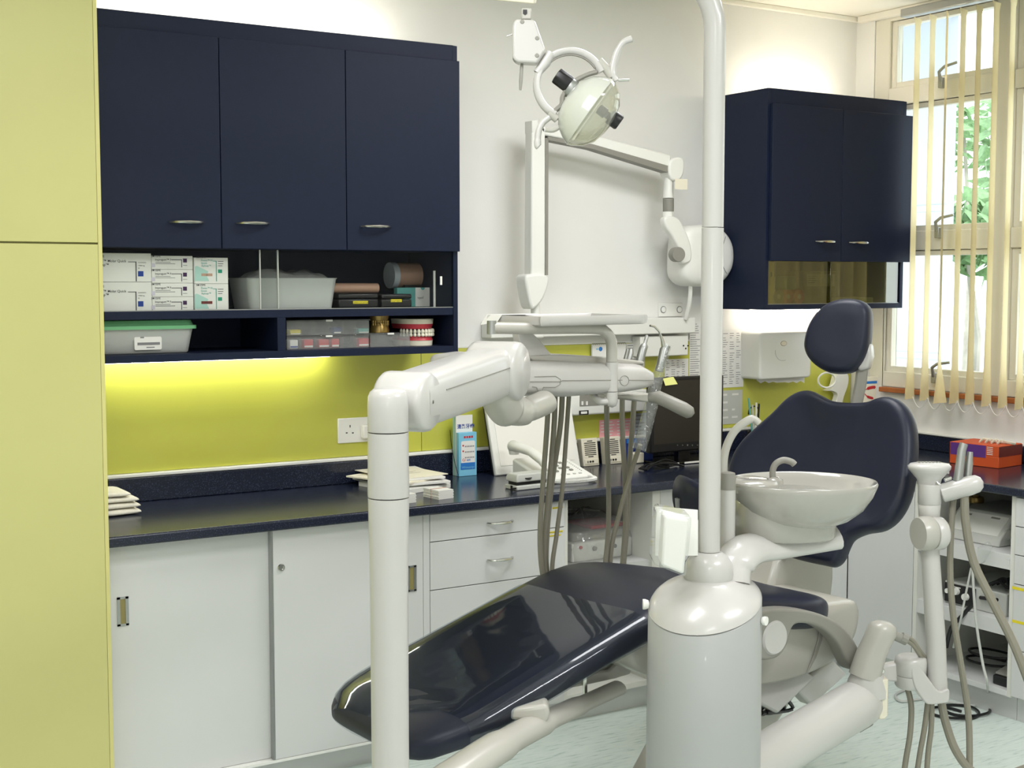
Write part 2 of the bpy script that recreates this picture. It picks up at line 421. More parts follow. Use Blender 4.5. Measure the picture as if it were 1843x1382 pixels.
# ---- tall yellow cabinet at the left
TX = 1.046; TY = -.66
t = thing('tall_cabinet', 'tall yellow laminate cabinet filling the left edge of the picture', 'cabinet', ((TX-1.2)/2+.0, -.33, 0))
MB().box((TX-1.75, TY+.02, 0), (TX, -.001, H-.001)).build('body', 'yellow', t, bevel=.001)
MB().box((TX-.011, TY, 0), (TX, TY+.02, H-.002)).build('side_edge', 'yellow_edge', t)
zs = on(1, TY, 90, 437).z
MB().box((TX-.80, TY, zs+.0025), (TX-.0116, TY+.019, H-.004)).build('door', 'yellow', t, bevel=.0012)
MB().box((TX-.80, TY, .08), (TX-.0116, TY+.019, zs-.0025)).build('door', 'yellow', t, bevel=.0012)
MB().box((TX-1.72, TY, zs+.0025), (TX-.804, TY+.019, H-.004)).build('door', 'yellow', t, bevel=.0012)
MB().box((TX-1.72, TY, .08), (TX-.804, TY+.019, zs-.0025)).build('door', 'yellow', t, bevel=.0012)
# ---- wall cabinet above the worktop, left
UX0, UX1, UY, UZ0, UZ1 = 1.055, 2.366, -.35, 1.346, 2.407
t = thing('wall_cabinet', 'wide navy wall cabinet with three doors and open shelves beneath', 'cabinet', ((UX0+UX1)/2, UY/2, UZ0))
th = .018
zsh = on(1, UY, 600, 556).z                 # top of middle shelf
b = MB().box((UX0, UY, UZ0), (UX0+th, -.001, UZ1)).box((UX1-th, UY, UZ0), (UX1, -.001, UZ1))
b.box((UX0+th, UY, UZ1-.055), (UX1-th, UY+.018, UZ1)).box((UX0+th, UY+.018, UZ1-.018), (UX1-th, -.001, UZ1))
b.box((UX0+th, -.012, UZ0), (UX1-th, -.001, UZ1-.018)).box((UX0+th, UY+.001, 1.698), (UX1-th, -.012, 1.716))
b.build('body', 'navy', t, bevel=.001)
MB().box((UX0+th, UY, UZ0), (UX1-th, -.012, UZ0+.024)).build('bottom_board', 'navy', t, bevel=.001)
MB().box((UX0+th, UY+.002, zsh-.026), (UX1-th, -.012, zsh)).build('shelf', 'navy', t, bevel=.001)
xdv = [on(1, UY, px, 600).x for px in (500, 515)]
MB().box((xdv[0], UY+.002, UZ0+.024), (xdv[1], -.012, zsh-.026)).build('divider', 'navy', t, bevel=.001)
MB().box((UX0+th, UY+.003, zsh), (UX1-th, UY+.03, zsh+.0025)).build('track', 'alu', t)
UD = UY-.02
dx = [UX0, on(1, UD, 396.5, 260).x, on(1, UD, 623, 270).x, on(1, UD, 828, 270).x]
for i in range(3):
    d = MB().box((dx[i]+.0012, UD, 1.699), (dx[i+1]-.0012, UY-.001, 2.353)).build('door', 'navy', t, bevel=.0015)
    pc = [(336, 400), (455, 402), (676, 408)][i]; h = on(1, UD, *pc)
    bow_handle(d, (h.x, UD, h.z), .108)
# sliding glass panes of the upper open row
gx = [on(1, UY+.01, px, 500).x for px in (468, 502)]
MB().box((UX0+th, UY+.018, zsh+.003), (gx[1], UY+.022, 1.697)).build('pane', 'glass_tint', t)
MB().box((gx[0], UY+.007, zsh+.003), (UX1-th, UY+.011, 1.697)).build('pane', 'glass_tint', t)
MB().box((gx[0]-.002, UY+.006, zsh+.003), (gx[0]+.001, UY+.012, 1.697)).box((gx[1]-.002, UY+.016, zsh+.003), (gx[1]+.002, UY+.023, 1.697)).build('pane_edge', 'grey_dev', t)
MB().cbox((on(1, UY, 795, 505).x, UY+.005, on(1, UY, 795, 505).z), (.008, .003, .03)).build('pane_pull', 'white_pl', t)
# lights under and on top of the cabinet
def batten(label, x0, x1, y, z, up, m, watts):
    t = thing('strip_light', label, 'strip light', ((x0+x1)/2, y, min(z, z+up*.03)))
    MB().box((x0, y-.018, min(z, z+up*.004)), (x1, y+.018, max(z, z+up*.004))).build('housing', 'white_pl', t)
    MB().tube([V((x0+.02, y, z+up*.0105)), V((x1-.02, y, z+up*.0105))], .006, 10).build('lamp_tube', m, t)
batten('fluorescent strip light under the left wall cabinet', 1.14, 2.02, -.075, UZ0-.0005, -1, 'tube', 0)
batten('fluorescent strip light on top of the left wall cabinet', 1.10, 2.25, -.14, UZ1+.0005, 1, 'tube_up', 0)
# ---- wall cabinet, right
RX0, RX1, RZ0, RZ1, RY = 3.806, 4.615, 1.478, 2.372, -.35
t = thing('wall_cabinet', 'smaller navy wall cabinet with two doors beside the window', 'cabinet', ((RX0+RX1)/2, RY/2, RZ0))
b = MB().box((RX0, RY, RZ0), (RX0+th, -.001, RZ1)).box((RX1-th, RY, RZ0), (RX1, -.001, RZ1))
b.box((RX0+th, RY, RZ1-.06), (RX1-th, RY+.018, RZ1)).box((RX0+th, RY+.018, RZ1-.018), (RX1-th, -.001, RZ1)).box((RX0+th, -.012, RZ0+.022), (RX1-th, -.001, RZ1-.018))
b.box((RX0+th, RY+.001, 1.682), (RX1-th, -.012, 1.70)).build('body', 'navy', t, bevel=.001)
MB().box((RX0+th, RY, RZ0), (RX1-th, -.001, RZ0+.022)).build('bottom_board', 'navy', t, bevel=.001)
MB().box((RX0+th, RY+.005, RZ0+.022), (RX1-th, RY+.03, RZ0+.0245)).build('track', 'alu', t)
RD = RY-.02; rm = on(1, RD, 1516, 320).x
for i, (a, c2) in enumerate(((RX0+.012, rm), (rm, RX1+.028))):
    d = MB().box((a+.0012, RD, 1.678), (c2-.0012, RY-.001, RZ1-.062)).build('door', 'navy', t, bevel=.0015)
    h = on(1, RD, *((1484, 435), (1544, 437))[i]); bow_handle(d, (h.x, RD, h.z), .105)
g1 = on(1, RY, 1500, 510).x
MB().box((RX0+th, RY+.018, RZ0+.025), (g1+.01, RY+.022, 1.68)).build('pane', 'glass_refl', t)
MB().box((g1-.01, RY+.007, RZ0+.025), (RX1-th, RY+.011, 1.68)).build('pane', 'glass_refl', t)
batten('fluorescent strip light under the navy cabinet by the window', 3.93, 4.5, -.10, RZ0-.0005, -1, 'tube_r', 0)
batten('fluorescent strip light on top of the navy cabinet by the window', 3.95, 4.5, -.14, RZ1+.0005, 1, 'tube_up_r', 0)
# ---- splashback of green glass panels
t = thing('splashback', 'glossy lime green glass splashback behind the worktop', 'splashback', (2.85, -.004, .95))
xs = [1.056, on(1, 0, 757, 760).x, 3.42, XR-.002]
for i in range(3): MB().box((xs[i]+.0012, -.007, .957), (xs[i+1]-.0012, -.0005, 1.341)).build('panel', 'splash', t, bevel=.001)
MB().box((1.056, -.008, 1.342), (XR-.002, -.0005, 1.347)).build('edge_strip', 'white_pl', t)
# ---- worktop (L shaped) with upstand
CF = -.60; CR = 4.062; CT, CB = .86, .828; YE = -2.6
t = thing('worktop', 'speckled dark blue L-shaped worktop with upstand along both walls', 'worktop', (2.86, -.3, CB))
MB().prism([V(p) for p in ((1.056, -.001, CB), (1.056, CF, CB), (CR, CF, CB), (CR, YE, CB), (XR-.001, YE, CB), (XR-.001, -.001, CB))], Z*(CT-CB)).build('top', 'counter', t, bevel=.007, seg=3)
MB().box((1.056, -.022, CT), (XR-.001, -.001, .944)).build('upstand', 'counter', t, bevel=.004)
MB().box((XR-.022, YE, CT), (XR-.001, -.022, .928)).build('upstand', 'counter', t, bevel=.004)
MB().box((1.056, -.026, .944), (XR-.001, -.0005, .956)).box((XR-.026, YE, .928), (XR-.0005, -.026, .938)).build('sealing_strip', 'white_pl', t, bevel=.003)
# ---- base cabinets under the left worktop
BF = -.57
def pull(parent, c, w, h, y):
    MB().box((c.x-w/2, y-.003, c.z-h/2), (c.x+w/2, y-.0005, c.z-h/2+.006)).box((c.x-w/2, y-.003, c.z+h/2-.006), (c.x+w/2, y-.0005, c.z+h/2)).box((c.x-w/2, y-.003, c.z-h/2), (c.x-w/2+.009, y-.0005, c.z+h/2)).box((c.x+w/2-.009, y-.003, c.z-h/2), (c.x+w/2, y-.0005, c.z+h/2)).build('pull_rim', 'alu', parent)
    MB().box((c.x-w/2+.008, y-.0015, c.z-h/2+.005), (c.x+w/2-.008, y-.0004, c.z+h/2-.005)).build('pull_recess', 'olive', parent)
x1 = on(1, BF, 489, 1100).x; x2 = on(1, BF, 762, 1000).x; x3 = on(1, BF, 774, 1000).x
t = thing('sliding_door_cabinet', 'white base cabinet with two sliding doors under the left worktop', 'cabinet', ((1.056+x3)/2, -.28, 0))
MB().box((1.056, BF+.06, 0), (x3-.002, -.01, .09)).build('plinth', 'white_lam', t)
MB().box((1.056, BF+.045, .09), (x3-.002, -.01, CB-.002)).box((x2, BF, .09), (x3-.002, BF+.045, CB-.002)).build('body', 'white_lam', t)
MB().box((1.056, BF, .086), (x2, BF+.044, .095)).build('track', 'white_pl', t)
d = MB().box((1.058, BF+.024, .096), (x1+.03, BF+.042, CB-.003)).build('sliding_door', 'white_lam', t, bevel=.001)
pull(d, on(1, BF+.024, 221, 1100), .034, .086, BF+.024)
d = MB().box((x1+.006, BF+.001, .096), (x2-.001, BF+.02, CB-.003)).build('sliding_door', 'white_lam', t, bevel=.001)
pull(d, on(1, BF, 741, 1041), .034, .086, BF+.001)
MB().box((x1, BF, .096), (x1+.007, BF+.021, CB-.003)).build('edge_profile', 'alu', d)
lc = on(1, BF, 506, 1021)
MB().lathe((lc.x, BF+.002, lc.z), [(.0, 0), (.011, 0), (.012, .004), (.010, .007), (.007, .007), (.006, .004), (.001, .004)], 20, (0,-1,0)).build('lock', 'steel', d)
# drawers
x4 = on(1, BF, 1017, 960).x
t = thing('drawer_cabinet', 'white drawer unit with bow handles and yellow label tape', 'cabinet', ((x3+x4)/2, -.28, 0))
MB().box((x3, BF+.06, 0), (x4, -.01, .09)).build('plinth', 'white_lam', t)
MB().box((x3, BF+.021, .09), (x4, -.01, CB-.002)).build('body', 'white_in', t)
zl = [CB-.004, on(1, BF, 895, 962).z, on(1, BF, 852, 1052.5).z, .36, .096]
for i in range(4):
    d = MB().box((x3+.001, BF, zl[i+1]+.0015), (x4-.001, BF+.02, zl[i]-.0015)).build('drawer', 'white_lam', t, bevel=.001)
    c = on(1, BF, *((899, 939), (899, 1005), (899, 1120), (899, 1200))[i])
    z = c.z if i < 2 else (zl[i+1]+zl[i])/2
    bow_handle(d, (on(1, BF, 899, 960).x, BF, z), .1)
    if i < 2:
        for (pa, pb, py0, py1, w) in ((((994, 1013, 911, 916, 0)),), ((988, 1013, 954, 960, 0), (988, 1009, 961, 966, 0)))[i]:
            a = on(1, BF, pa, py1); b2 = on(1, BF, pb, py0)
            MB().box((a.x, BF-.0012, a.z), (b2.x, BF-.0002, b2.z)).build('label_tape', 'tape', d)
            m = MB(); nq = int((b2.x-a.x)/.0055)
            for k in range(nq): quad(m, (a.x+.002+.0054*k, BF-.0016, a.z+(b2.z-a.z)*.3), X, Z, .0036, (b2.z-a.z)*.4)
            m.build('printed_mark', 'olive2', d)
# open niche
x5 = on(1, BF, 1174, 950).x; x6 = on(1, BF, 1188, 940).x
zb = on(1, BF+.02, 1200, 1003).z
t = thing('open_niche_cabinet', 'white open-fronted base niche holding a bagged machine', 'cabinet', ((x4+x5)/2, -.28, 0))
MB().box((x4, BF+.06, 0), (x6, -.01, .09)).build('plinth', 'white_lam', t)
MB().box((x4+.001, BF+.01, .09), (x4+.018, -.01, CB-.002)).box((x5, BF+.0, .09), (x6-.001, -.01, CB-.002)).box((x4+.018, -.03, .09), (x5, -.01, CB-.002)).box((x4+.018, BF+.02, .09), (x5, -.03, .11)).build('body', 'white_in', t)
MB().box((x4+.018, BF+.02, zb-.04), (x5, -.03, zb)).build('shelf', 'white_lam', t)
NICHE = (x4+.018, x5, zb)
# further white doors to the corner
t = thing('corner_base_cabinet', 'white base cabinet doors in the corner behind the lamp pole', 'cabinet', ((x6+4.09)/2, -.28, 0))
MB().box((x6, BF+.06, 0), (4.09, -.01, .09)).build('plinth', 'white_lam', t)
MB().box((x6, BF+.02, .09), (4.078, -.01, CB-.002)).build('body', 'white_in', t)
xm = (x6+4.05)/2
for a, b2 in ((x6, xm), (xm, 4.078)): MB().box((a+.001, BF, .096), (b2-.001, BF+.019, CB-.003)).build('door', 'white_lam', t, bevel=.001)
# ---- base cabinets under the right worktop (faces at x = 4.08)
FX = 4.08
t = thing('corner_panel_cabinet', 'plain white base cabinet panel behind the dental chair backrest', 'cabinet', (4.35, -.74, 0))
MB().box((FX+.04, -.90, 0), (XR-.01, -.60, .09)).build('plinth', 'white_lam', t)
MB().box((FX+.02, -.912, .09), (XR-.01, -.572, CB-.002)).build('body', 'white_in', t)
MB().box((FX, -.91, .096), (FX+.019, -.5715, CB-.003)).build('door', 'white_lam', t, bevel=.001)
SY0, SY1 = -.914, -1.372
t = thing('open_shelf_cabinet', 'white open shelf unit crowded with small machines beneath the window', 'cabinet', (4.35, -1.14, 0))
MB().box((FX+.04, SY1, 0), (XR-.01, SY0, .09)).build('plinth', 'white_lam', t)
MB().box((FX, SY0-.018, .09), (XR-.01, SY0, CB-.002)).box((FX+.004, SY1, .09), (XR-.01, SY1+.018, CB-.002)).box((XR-.03, SY1+.018, .09), (XR-.01, SY0-.018, CB-.002)).build('body', 'white_in', t)
for z0, z1 in ((.556, .612), (.312, .366), (.092, .112)):
    MB().box((FX+.002, SY1+.018, z1-.02), (XR-.03, SY0-.018, z1)).box((FX+.002, SY1+.018, z0), (FX+.02, SY0-.018, z1-.02)).build('shelf', 'white_lam', t, bevel=.001)
t = thing('drawer_cabinet', 'white drawer unit cut by the right edge of the picture', 'cabinet', (4.35, -1.9, 0))
MB().box((FX+.04, -2.5, 0), (XR-.01, SY1-.002, .09)).build('plinth', 'white_lam', t)
MB().box((FX+.02, -2.5, .09), (XR-.01, SY1-.002, CB-.002)).build('body', 'white_in', t)
zz = [CB-.003]+[on(0, FX, px, py).z for px, py in ((1833, 948), (1831, 999), (1828, 1051), (1820, 1168))]+[.096]
for i in range(5):
    d = MB().box((FX, -1.95, zz[i+1]+.0015), (FX+.019, SY1-.002, zz[i]-.0015)).build('drawer', 'white_lam', t, bevel=.001)
    if i in (3,):
        pass
    bow_handle(d, (FX, -1.66, (zz[i]+zz[i+1])/2), .1, ax=Y, out=-X)
    for py in ([1057, 1117] if i == 3 else []):
        a = on(0, FX, 1822, py); MB().box((FX-.0012, a.y-.06, a.z-.005), (FX-.0002, a.y, a.z+.005)).build('label_tape', 'tape', d)
# ================================================================ DENTAL CHAIR
ROOTC = cw(.95, 0, 0)
chair = thing('dental_chair', 'navy upholstered dental chair with headrest and clear plastic foot cover', 'dental chair', ROOTC)
def interp(t, tab):
    if t <= tab[0][0]: return tab[0][1]
    for (a, va), (b, vb) in zip(tab, tab[1:]):
        if t <= b:
            u = (t-a)/(b-a); return va+(vb-va)*u
    return tab[-1][1]
zt_tab = [(-.08, .540), (0, .566), (.2, .628), (.4, .690), (.55, .736), (.64, .764), (.72, .784), (.80, .788), (.9, .772), (1.05, .740), (1.2, .712), (1.36, .695)]
def zt(t): return sum(interp(t+d, zt_tab) for d in (-.05, -.025, 0, .025, .05))/5
def cush(t, q, n=44, off=0.0):
    a = 2*math.pi*q/n
    h = .272
    if t < .10: u = (.10-t)/.18; h = .272-.12*(1-math.sqrt(max(0, 1-u*u)))
    if t > 1.22: u = (t-1.22)/.15; h -= .10*(1-math.sqrt(max(0, 1-min(1, u*u))))
    th = interp(t, [(-.08, .03), (-.07, .055), (-.04, .08), (.05, .09), (.5, .10), (.8, .12), (1.3, .12), (1.35, .08), (1.37, .04)])
    dz = interp(t, [(-.08, -.03), (-.07, -.018), (-.04, -.004), (0, 0), (1.28, 0), (1.34, -.012), (1.37, -.04)])
    top = zt(t)+dz; c, s_ = math.cos(a), math.sin(a)
    w = (h+off)*math.copysign(abs(c)**.42, c); z = math.copysign(abs(s_)**.62, s_)*(th/2+off)
    if s_ > 0: z -= .014*max(0, 1-(w/h)**2)*(1 if t > .05 else .3)
    return w, top-th/2+z
ts = [-.08, -.075, -.065, -.05, -.03, 0, .04, .09]+[.14+.05*k for k in range(22)]+[1.24, 1.28, 1.31, 1.335, 1.355, 1.37]
N = 44
m = MB().loft([[cw(t, *cush(t, q)) for q in range(N)] for t in ts])
m.build('seat', 'leather', chair, ang=70)
# clear vinyl sleeve over the leg end
rings = []
for k in range(18):
    r_ = []
    for q in range(N):
        w0, _ = cush(.2, q, N, .003)
        t0 = interp(w0, [(-.28, .045), (-.16, .03), (-.05, -.06), (.28, -.079)]); t1 = interp(w0, [(-.28, .60), (.28, .575)])
        t = t0+(t1-t0)*(k/17)
        r_.append(cw(t, *cush(t, q, N, .0035)))
    rings.append(r_)
MB().loft(rings, cap=False).build('plastic_cover', 'vinyl', chair, ang=70)
# backrest
r22 = math.radians(22); yb = math.radians(8)
BH = W*math.cos(yb)-A*math.sin(yb); fwd = (A*math.cos(yb)+W*math.sin(yb))
BU = fwd*math.sin(r22)+Z*math.cos(r22); BN = BH.cross(BU).normalized()
if BN.dot(A) < 0: BN = -BN                     # points away from the sitter
bo = cw(1.40, 0, .73)
opx = [(1470,1012),(1492,1015),(1505,1003),(1514,982),(1524,966),(1548,955),(1582,948),(1610,925),(1630,885),(1639,830),(1640,775),(1631,738),(1614,717),(1594,709),(1576,712),(1560,718),(1530,720),(1494,717),(1472,707),(1452,698),(1432,700),(1410,713),(1385,738),(1355,765),(1330,789),(1312,817),(1303,852),(1304,888),(1316,922),(1340,945),(1368,955),(1388,962),(1396,975),(1402,992),(1425,1002)]
ol = spl([onpl(px, py, bo, BN) for px, py in opx], 4, True)
bc = onpl(1475, 850, bo, BN)
m = MB(); pillow(m, ol, BN, [(.02, .03), (.3, .028), (.55, .022), (.75, .010), (.86, .003), (.90, .001), (.945, .002), (.975, .010), (.992, .022), (1.0, .036), (.995, .05), (.975, .062), (.93, .07), (.5, .075), (.02, .075)], bc)
m.build('backrest', 'leather', chair, ang=70)
# headrest
hn = (ray(1505, 605).normalized()*.75+BN*.65+Z*.12).normalized()
ho = cw(1.60, 0, 1.43)
hpx = [(1443,622),(1446,600),(1454,579),(1466,561),(1482,546),(1500,538),(1522,535),(1543,538),(1558,547),(1564,562),(1564,590),(1561,618),(1553,643),(1541,661),(1526,670),(1504,672),(1483,668),(1463,656),(1449,640)]
hl = spl([onpl(px, py, ho, hn) for px, py in hpx], 5, True)
m = MB(); pillow(m, hl, hn, [(.02, .0), (.5, .0), (.8, -.002), (.9, .002), (.96, .012), (.99, .026), (1.0, .042), (.99, .058), (.95, .07), (.85, .078), (.4, .082), (.02, .082)])
m.build('headrest', 'leather', chair, ang=70)
hs = hn*.055
MB().tube([onpl(1553, 655, ho+hs, hn), onpl(1549, 690, ho+hn*.06, hn), onpl(1540, 735, ho+hn*.05, hn)], .019, 8, flat=.45, ref=tuple(_R)).build('headrest_stem', 'grey_pl', chair)
m = MB(); q = [onpl(px, py, ho+hn*.03, hn) for px, py in ((1552,610),(1566,618),(1568,640),(1562,662),(1545,668),(1540,655))]
m.prism(q, hn*.05).build('headrest_bracket', 'ivory', chair, bevel=.008)
# carcass below the cushion
def cpx(pts, w): return [ch(px, py, w) for px, py in pts]
def dx_shift(pts, k): return [p+A*k for p in pts]
ol = spl(cpx([(1150,1125),(1210,1108),(1300,1092),(1480,1086),(1540,1081),(1552,1092),(1553,1115),(1545,1147),(1521,1180),(1481,1205),(1437,1222),(1370,1236),(1270,1240),(1180,1222),(1140,1195),(1138,1150)], -.235), 4, True)
m = MB(); c0 = sum(ol, V())/len(ol)
pillow(m, ol, W, [(.02, 0), (.9, 0), (.965, .006), (.99, .018), (1, .035), (1, .43), (.99, .45), (.9, .468), (.02, .468)])
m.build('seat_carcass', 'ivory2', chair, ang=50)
m = MB(); m.tube(cpx([(1478,1128),(1476,1150),(1466,1182),(1452,1212)], -.238), [.008, .009, .007, .002], 8, flat=.5)
m.build('seam_strip', 'grey_pl', chair)
m = MB(); e_ = ch(1501, 1168, -.2365); quad(m, e_, A, Z, .008, .009); quad(m, e_+A*.012+Z*.002, A, Z, .010, .006); quad(m, e_+A*.025+Z*.003, A, Z, .006, .004); m.build('emblem', 'navy_blue', chair)
# armrest with hub
ao = cpx([(1366,1102),(1400,1096),(1440,1097),(1480,1106),(1515,1125),(1540,1155),(1553,1185),(1555,1199),(1547,1208),(1533,1204),(1522,1185),(1510,1160),(1490,1138),(1465,1125),(1440,1122),(1428,1128),(1423,1142),(1418,1160),(1405,1180),(1385,1188),(1366,1186),(1352,1168),(1348,1140),(1353,1115)], -.31)
m = MB(); m.prism(spl(ao, 3, True), W*.05)
arm = m.build('armrest', 'grey_pl', chair, bevel=.008, seg=3)
c0 = ch(1395, 1148, -.312); r0 = (ch(1395, 1117, -.312)-c0).length
MB().lathe(c0-W*.004, [(.001, 0), (r0*.9, 0), (r0, .006), (r0, .045)], 36, tuple(W)).build('hub_cap', 'ivory', arm)
# column that carries the backrest
ol = cpx([(1425,985),(1503,1000),(1503,1040),(1497,1095),(1440,1110),(1380,1080),(1400,1010)], .03)
MB().prism(ol, W*.14).build('back_column', 'ivory2', chair, bevel=.02, seg=3)
# leg section brackets
ol = cpx([(1000,1222),(1040,1212),(1096,1206),(1128,1176),(1141,1168),(1146,1196),(1134,1214),(1108,1222),(1058,1233),(1012,1242)], -.10)
MB().prism(ol, W*.05).build('leg_bracket', 'ivory2', chair, bevel=.006)
ol = cpx([(1045,1196),(1135,1166),(1138,1182),(1095,1208),(1040,1213)], -.05)
MB().prism(ol, W*.2).build('bracket_plate', 'grey_pl', chair, bevel=.003)
sc = ch(1053, 1236, -.12); MB().tube([sc+Z*.035, sc-Z*.035], .006, 8).tube([ch(1054, 1207, -.12)+Z*.012, ch(1054, 1207, -.12)-Z*.01], .008, 8).build('bolt', 'steel', chair)
# pedestal, lift and floor plate
m = MB(); m.loft([[cw(t, w*s2, z) for t, w in ((.75, -.2), (1.25, -.2), (1.25, .2), (.75, .2))] for s2, z in ((1, 0), (1, .05), (.85, .07))]); m.build('floor_plate', 'ivory2', chair, bevel=.01)
MB().prism([cw(t, -.11, z) for t, z in ((.8, .07), (1.02, .07), (1.38, .38), (1.38, .50), (1.15, .5))], W*.22).build('lift_arm', 'ivory2', chair, bevel=.012)
MB().prism([cw(t, -.19, z) for t, z in ((1.02, .44), (1.22, .50), (1.34, .43), (1.18, .35))], W*.06).build('lift_link', 'ivory', chair, bevel=.008)
MB().prism([cw(t, -.16, z) for t, z in ((1.28, .40), (1.45, .46), (1.52, .40), (1.36, .33))], W*.05).build('lift_link', 'ivory', chair, bevel=.008)
m = MB(); rnd = random.Random(4)
for k in range(5):
    p0 = ch(1370+8*k, 1228, -.17); m.tube(spl([p0, p0+A*.03-Z*.05, p0+A*(.0+.02*k)-Z*.10+W*.02, p0-A*.05-Z*.08], 5), .006, 6)
m.build('cable_loom', 'black', chair)

# ================================================================ CUSPIDOR UNIT
TW = V((2.146, -1.952, 0)); TR = .141
cus = thing('cuspidor_unit', 'ivory cuspidor tower with spittoon bowl and cup filler beside the chair', 'dental unit', TW)
fr = V((_F.x, _F.y, 0)).normalized(); rt = _R
def ring(c, r, z, tilt=(0, 0), n=48):
    out = []
    for k in range(n):
        a = 2*math.pi*k/n; d = rt*math.cos(a)+fr*math.sin(a)
        out.append(c+d*r+Z*(z+tilt[0]*math.cos(a)+tilt[1]*math.sin(a)))
    return out
zc = P(1262, 1140, 3.21).z                                 # seam height, front
tl = (.022, .042)
MB().loft([ring(TW, TR*1.02, 0), ring(TW, TR*1.02, .03), ring(TW, TR*1.005, .05), ring(TW, TR*1.0, zc-.25), ring(TW, TR*.985, zc+.038, tl), ring(TW, TR*.96, zc+.042, tl)]).build('tower', 'ivory_shaded', cus, ang=50)
nk = TW+rt*.012+fr*.02
zn = P(1275, 1042, 3.33).z
rr = []
for s_, a_ in ((0, 0), (.03, .0), (.12, .10), (.30, .30), (.50, .52), (.70, .73), (.86, .88), (.95, .965), (1, 1)):
    h = a_
    # s_: height share, radius shrinks along a quarter curve
    rad = (TR*.985)*(1-(s_**1.9))+.060*(s_**1.9)
    cen = TW.lerp(nk, s_); rr.append(ring(cen, rad, (zc+.044)*(1-h)+zn*h, (tl[0]*(1-h), tl[1]*(1-h))))
MB().loft(rr).build('dome', 'ivory', cus, ang=60)
MB().loft([ring(nk, .061, zn-.002), ring(nk, .062, zn+.012), ring(nk, .058, zn+.035), ring(nk, .046, zn+.055), ring(nk, .032, zn+.064), ring(nk, .020, zn+.066)]).build('neck', 'ivory', cus, ang=60)
b0 = TW-fr*TR*.72+rt*TR*.70
MB().lathe(TW+rt*(TR*.94)-fr*TR*.35+Z*(zc+.012), [(.001, 0), (.009, .001), (.011, .006), (.011, .012)], 16, tuple(rt*.8-fr*.6)).build('button', 'white_pl', cus)
MB().lathe(TW-rt*(TR*.97)+Z*(zc+.04), [(.001, 0), (.010, .002), (.013, .01), (.013, .016)], 16, tuple(-rt)).build('button', 'white_pl', cus)
# bowl support arm and pedestal (depth of the bowl about 3.5 m)
m = MB(); pa = [P(1318, 1050, 3.34), P(1322, 1015, 3.36), P(1345, 990, 3.40), P(1385, 982, 3.46), P(1445, 972, 3.50), P(1500, 963, 3.53)]
m.tube(spl(pa, 6), [.026]*6+[.030]*10+[.03]*15, 16, flat=1.7, ref=(0,0,1))
m.build('bowl_arm', 'ivory', cus, ang=60)
BD = 3.50
bc = P(1444, 872, BD); bp_ = P(1412, 950, BD)
rx = rt*.128; ry = fr*.09
def ell(c, a, b, z, n=40, sh=0): return [V((c.x, c.y, 0))+rt*(a*math.cos(2*math.pi*k/n)+sh)+fr*b*math.sin(2*math.pi*k/n)+Z*z for k in range(n)]
pz = lambda py: P(1412, py, BD).z
MB().loft([ell(bp_, .125, .082, pz(968)), ell(bp_, .131, .088, pz(964)), ell(bp_, .134, .092, pz(930)), ell(bp_, .13, .095, pz(892)), ell(bp_, .118, .085, pz(880))]).build('bowl_pedestal', 'bowl', cus, ang=60)
rz = P(1440, 868, BD).z; R0 = .188
prof = [(.04, -.118), (.085, -.112), (.125, -.094), (.158, -.066), (.178, -.032), (.187, -.008), (.189, .0), (.186, .005), (.180, .003), (.170, -.012), (.150, -.038), (.115, -.060), (.07, -.072), (.012, -.076)]
MB().loft([ell(bc, r*1.02, r*.90, rz+h, 48, .018*(1-r/.19)*-1) for r, h in prof]).build('spittoon_bowl', 'bowl', cus, ang=70)
# tap platform at the left of the bowl
tp = P(1352, 872, BD)
MB().loft([ell(tp, .068, .075, rz-.02), ell(tp, .07, .08, rz-.002), ell(tp, .066, .076, rz+.006), ell(tp, .03, .04, rz+.012)]).build('tap_platform', 'bowl', cus, ang=70)
b1 = P(1394, 862, BD)
MB().lathe(b1-Z*.012, [(.024, 0), (.022, .01), (.014, .014), (.011, .018), (.001, .019)], 20).build('tap_base', 'bowl', cus)
MB().tube(spl([P(1391, 862, BD), P(1391, 846, BD), P(1397, 834, BD), P(1410, 828, BD), P(1424, 831, BD), P(1430, 836, BD)], 6), .0085, 12).build('rinse_tap', 'grey_pl', cus)
fx = P(1309, 930, 3.42)
MB().loft([ell(fx, .019, .019, P(1309, 990, 3.42).z), ell(fx, .020, .020, P(1309, 978, 3.42).z), ell(fx, .020, .020, P(1309, 880, 3.42).z)]).build('filler_column', 'ivory', cus, ang=60)
MB().loft([ell(fx, .0205, .0205, P(1309, 880, 3.42).z), ell(fx, .0205, .0205, P(1309, 860, 3.42).z), ell(fx, .018, .018, P(1309, 850, 3.42).z), ell(fx, .008, .008, P(1309, 848, 3.42).z)]).build('filler_collar', 'grey_pl', cus, ang=60)
MB().tube(spl([P(1302, 852, 3.42), P(1303, 825, 3.42), P(1309, 800, 3.42), P(1322, 776, 3.42), P(1342, 759, 3.42), P(1356, 754, 3.42), P(1366, 762, 3.42)], 6), [.0105]*30+[.009]*7, 12).build('cup_filler_spout', 'ivory2', cus)
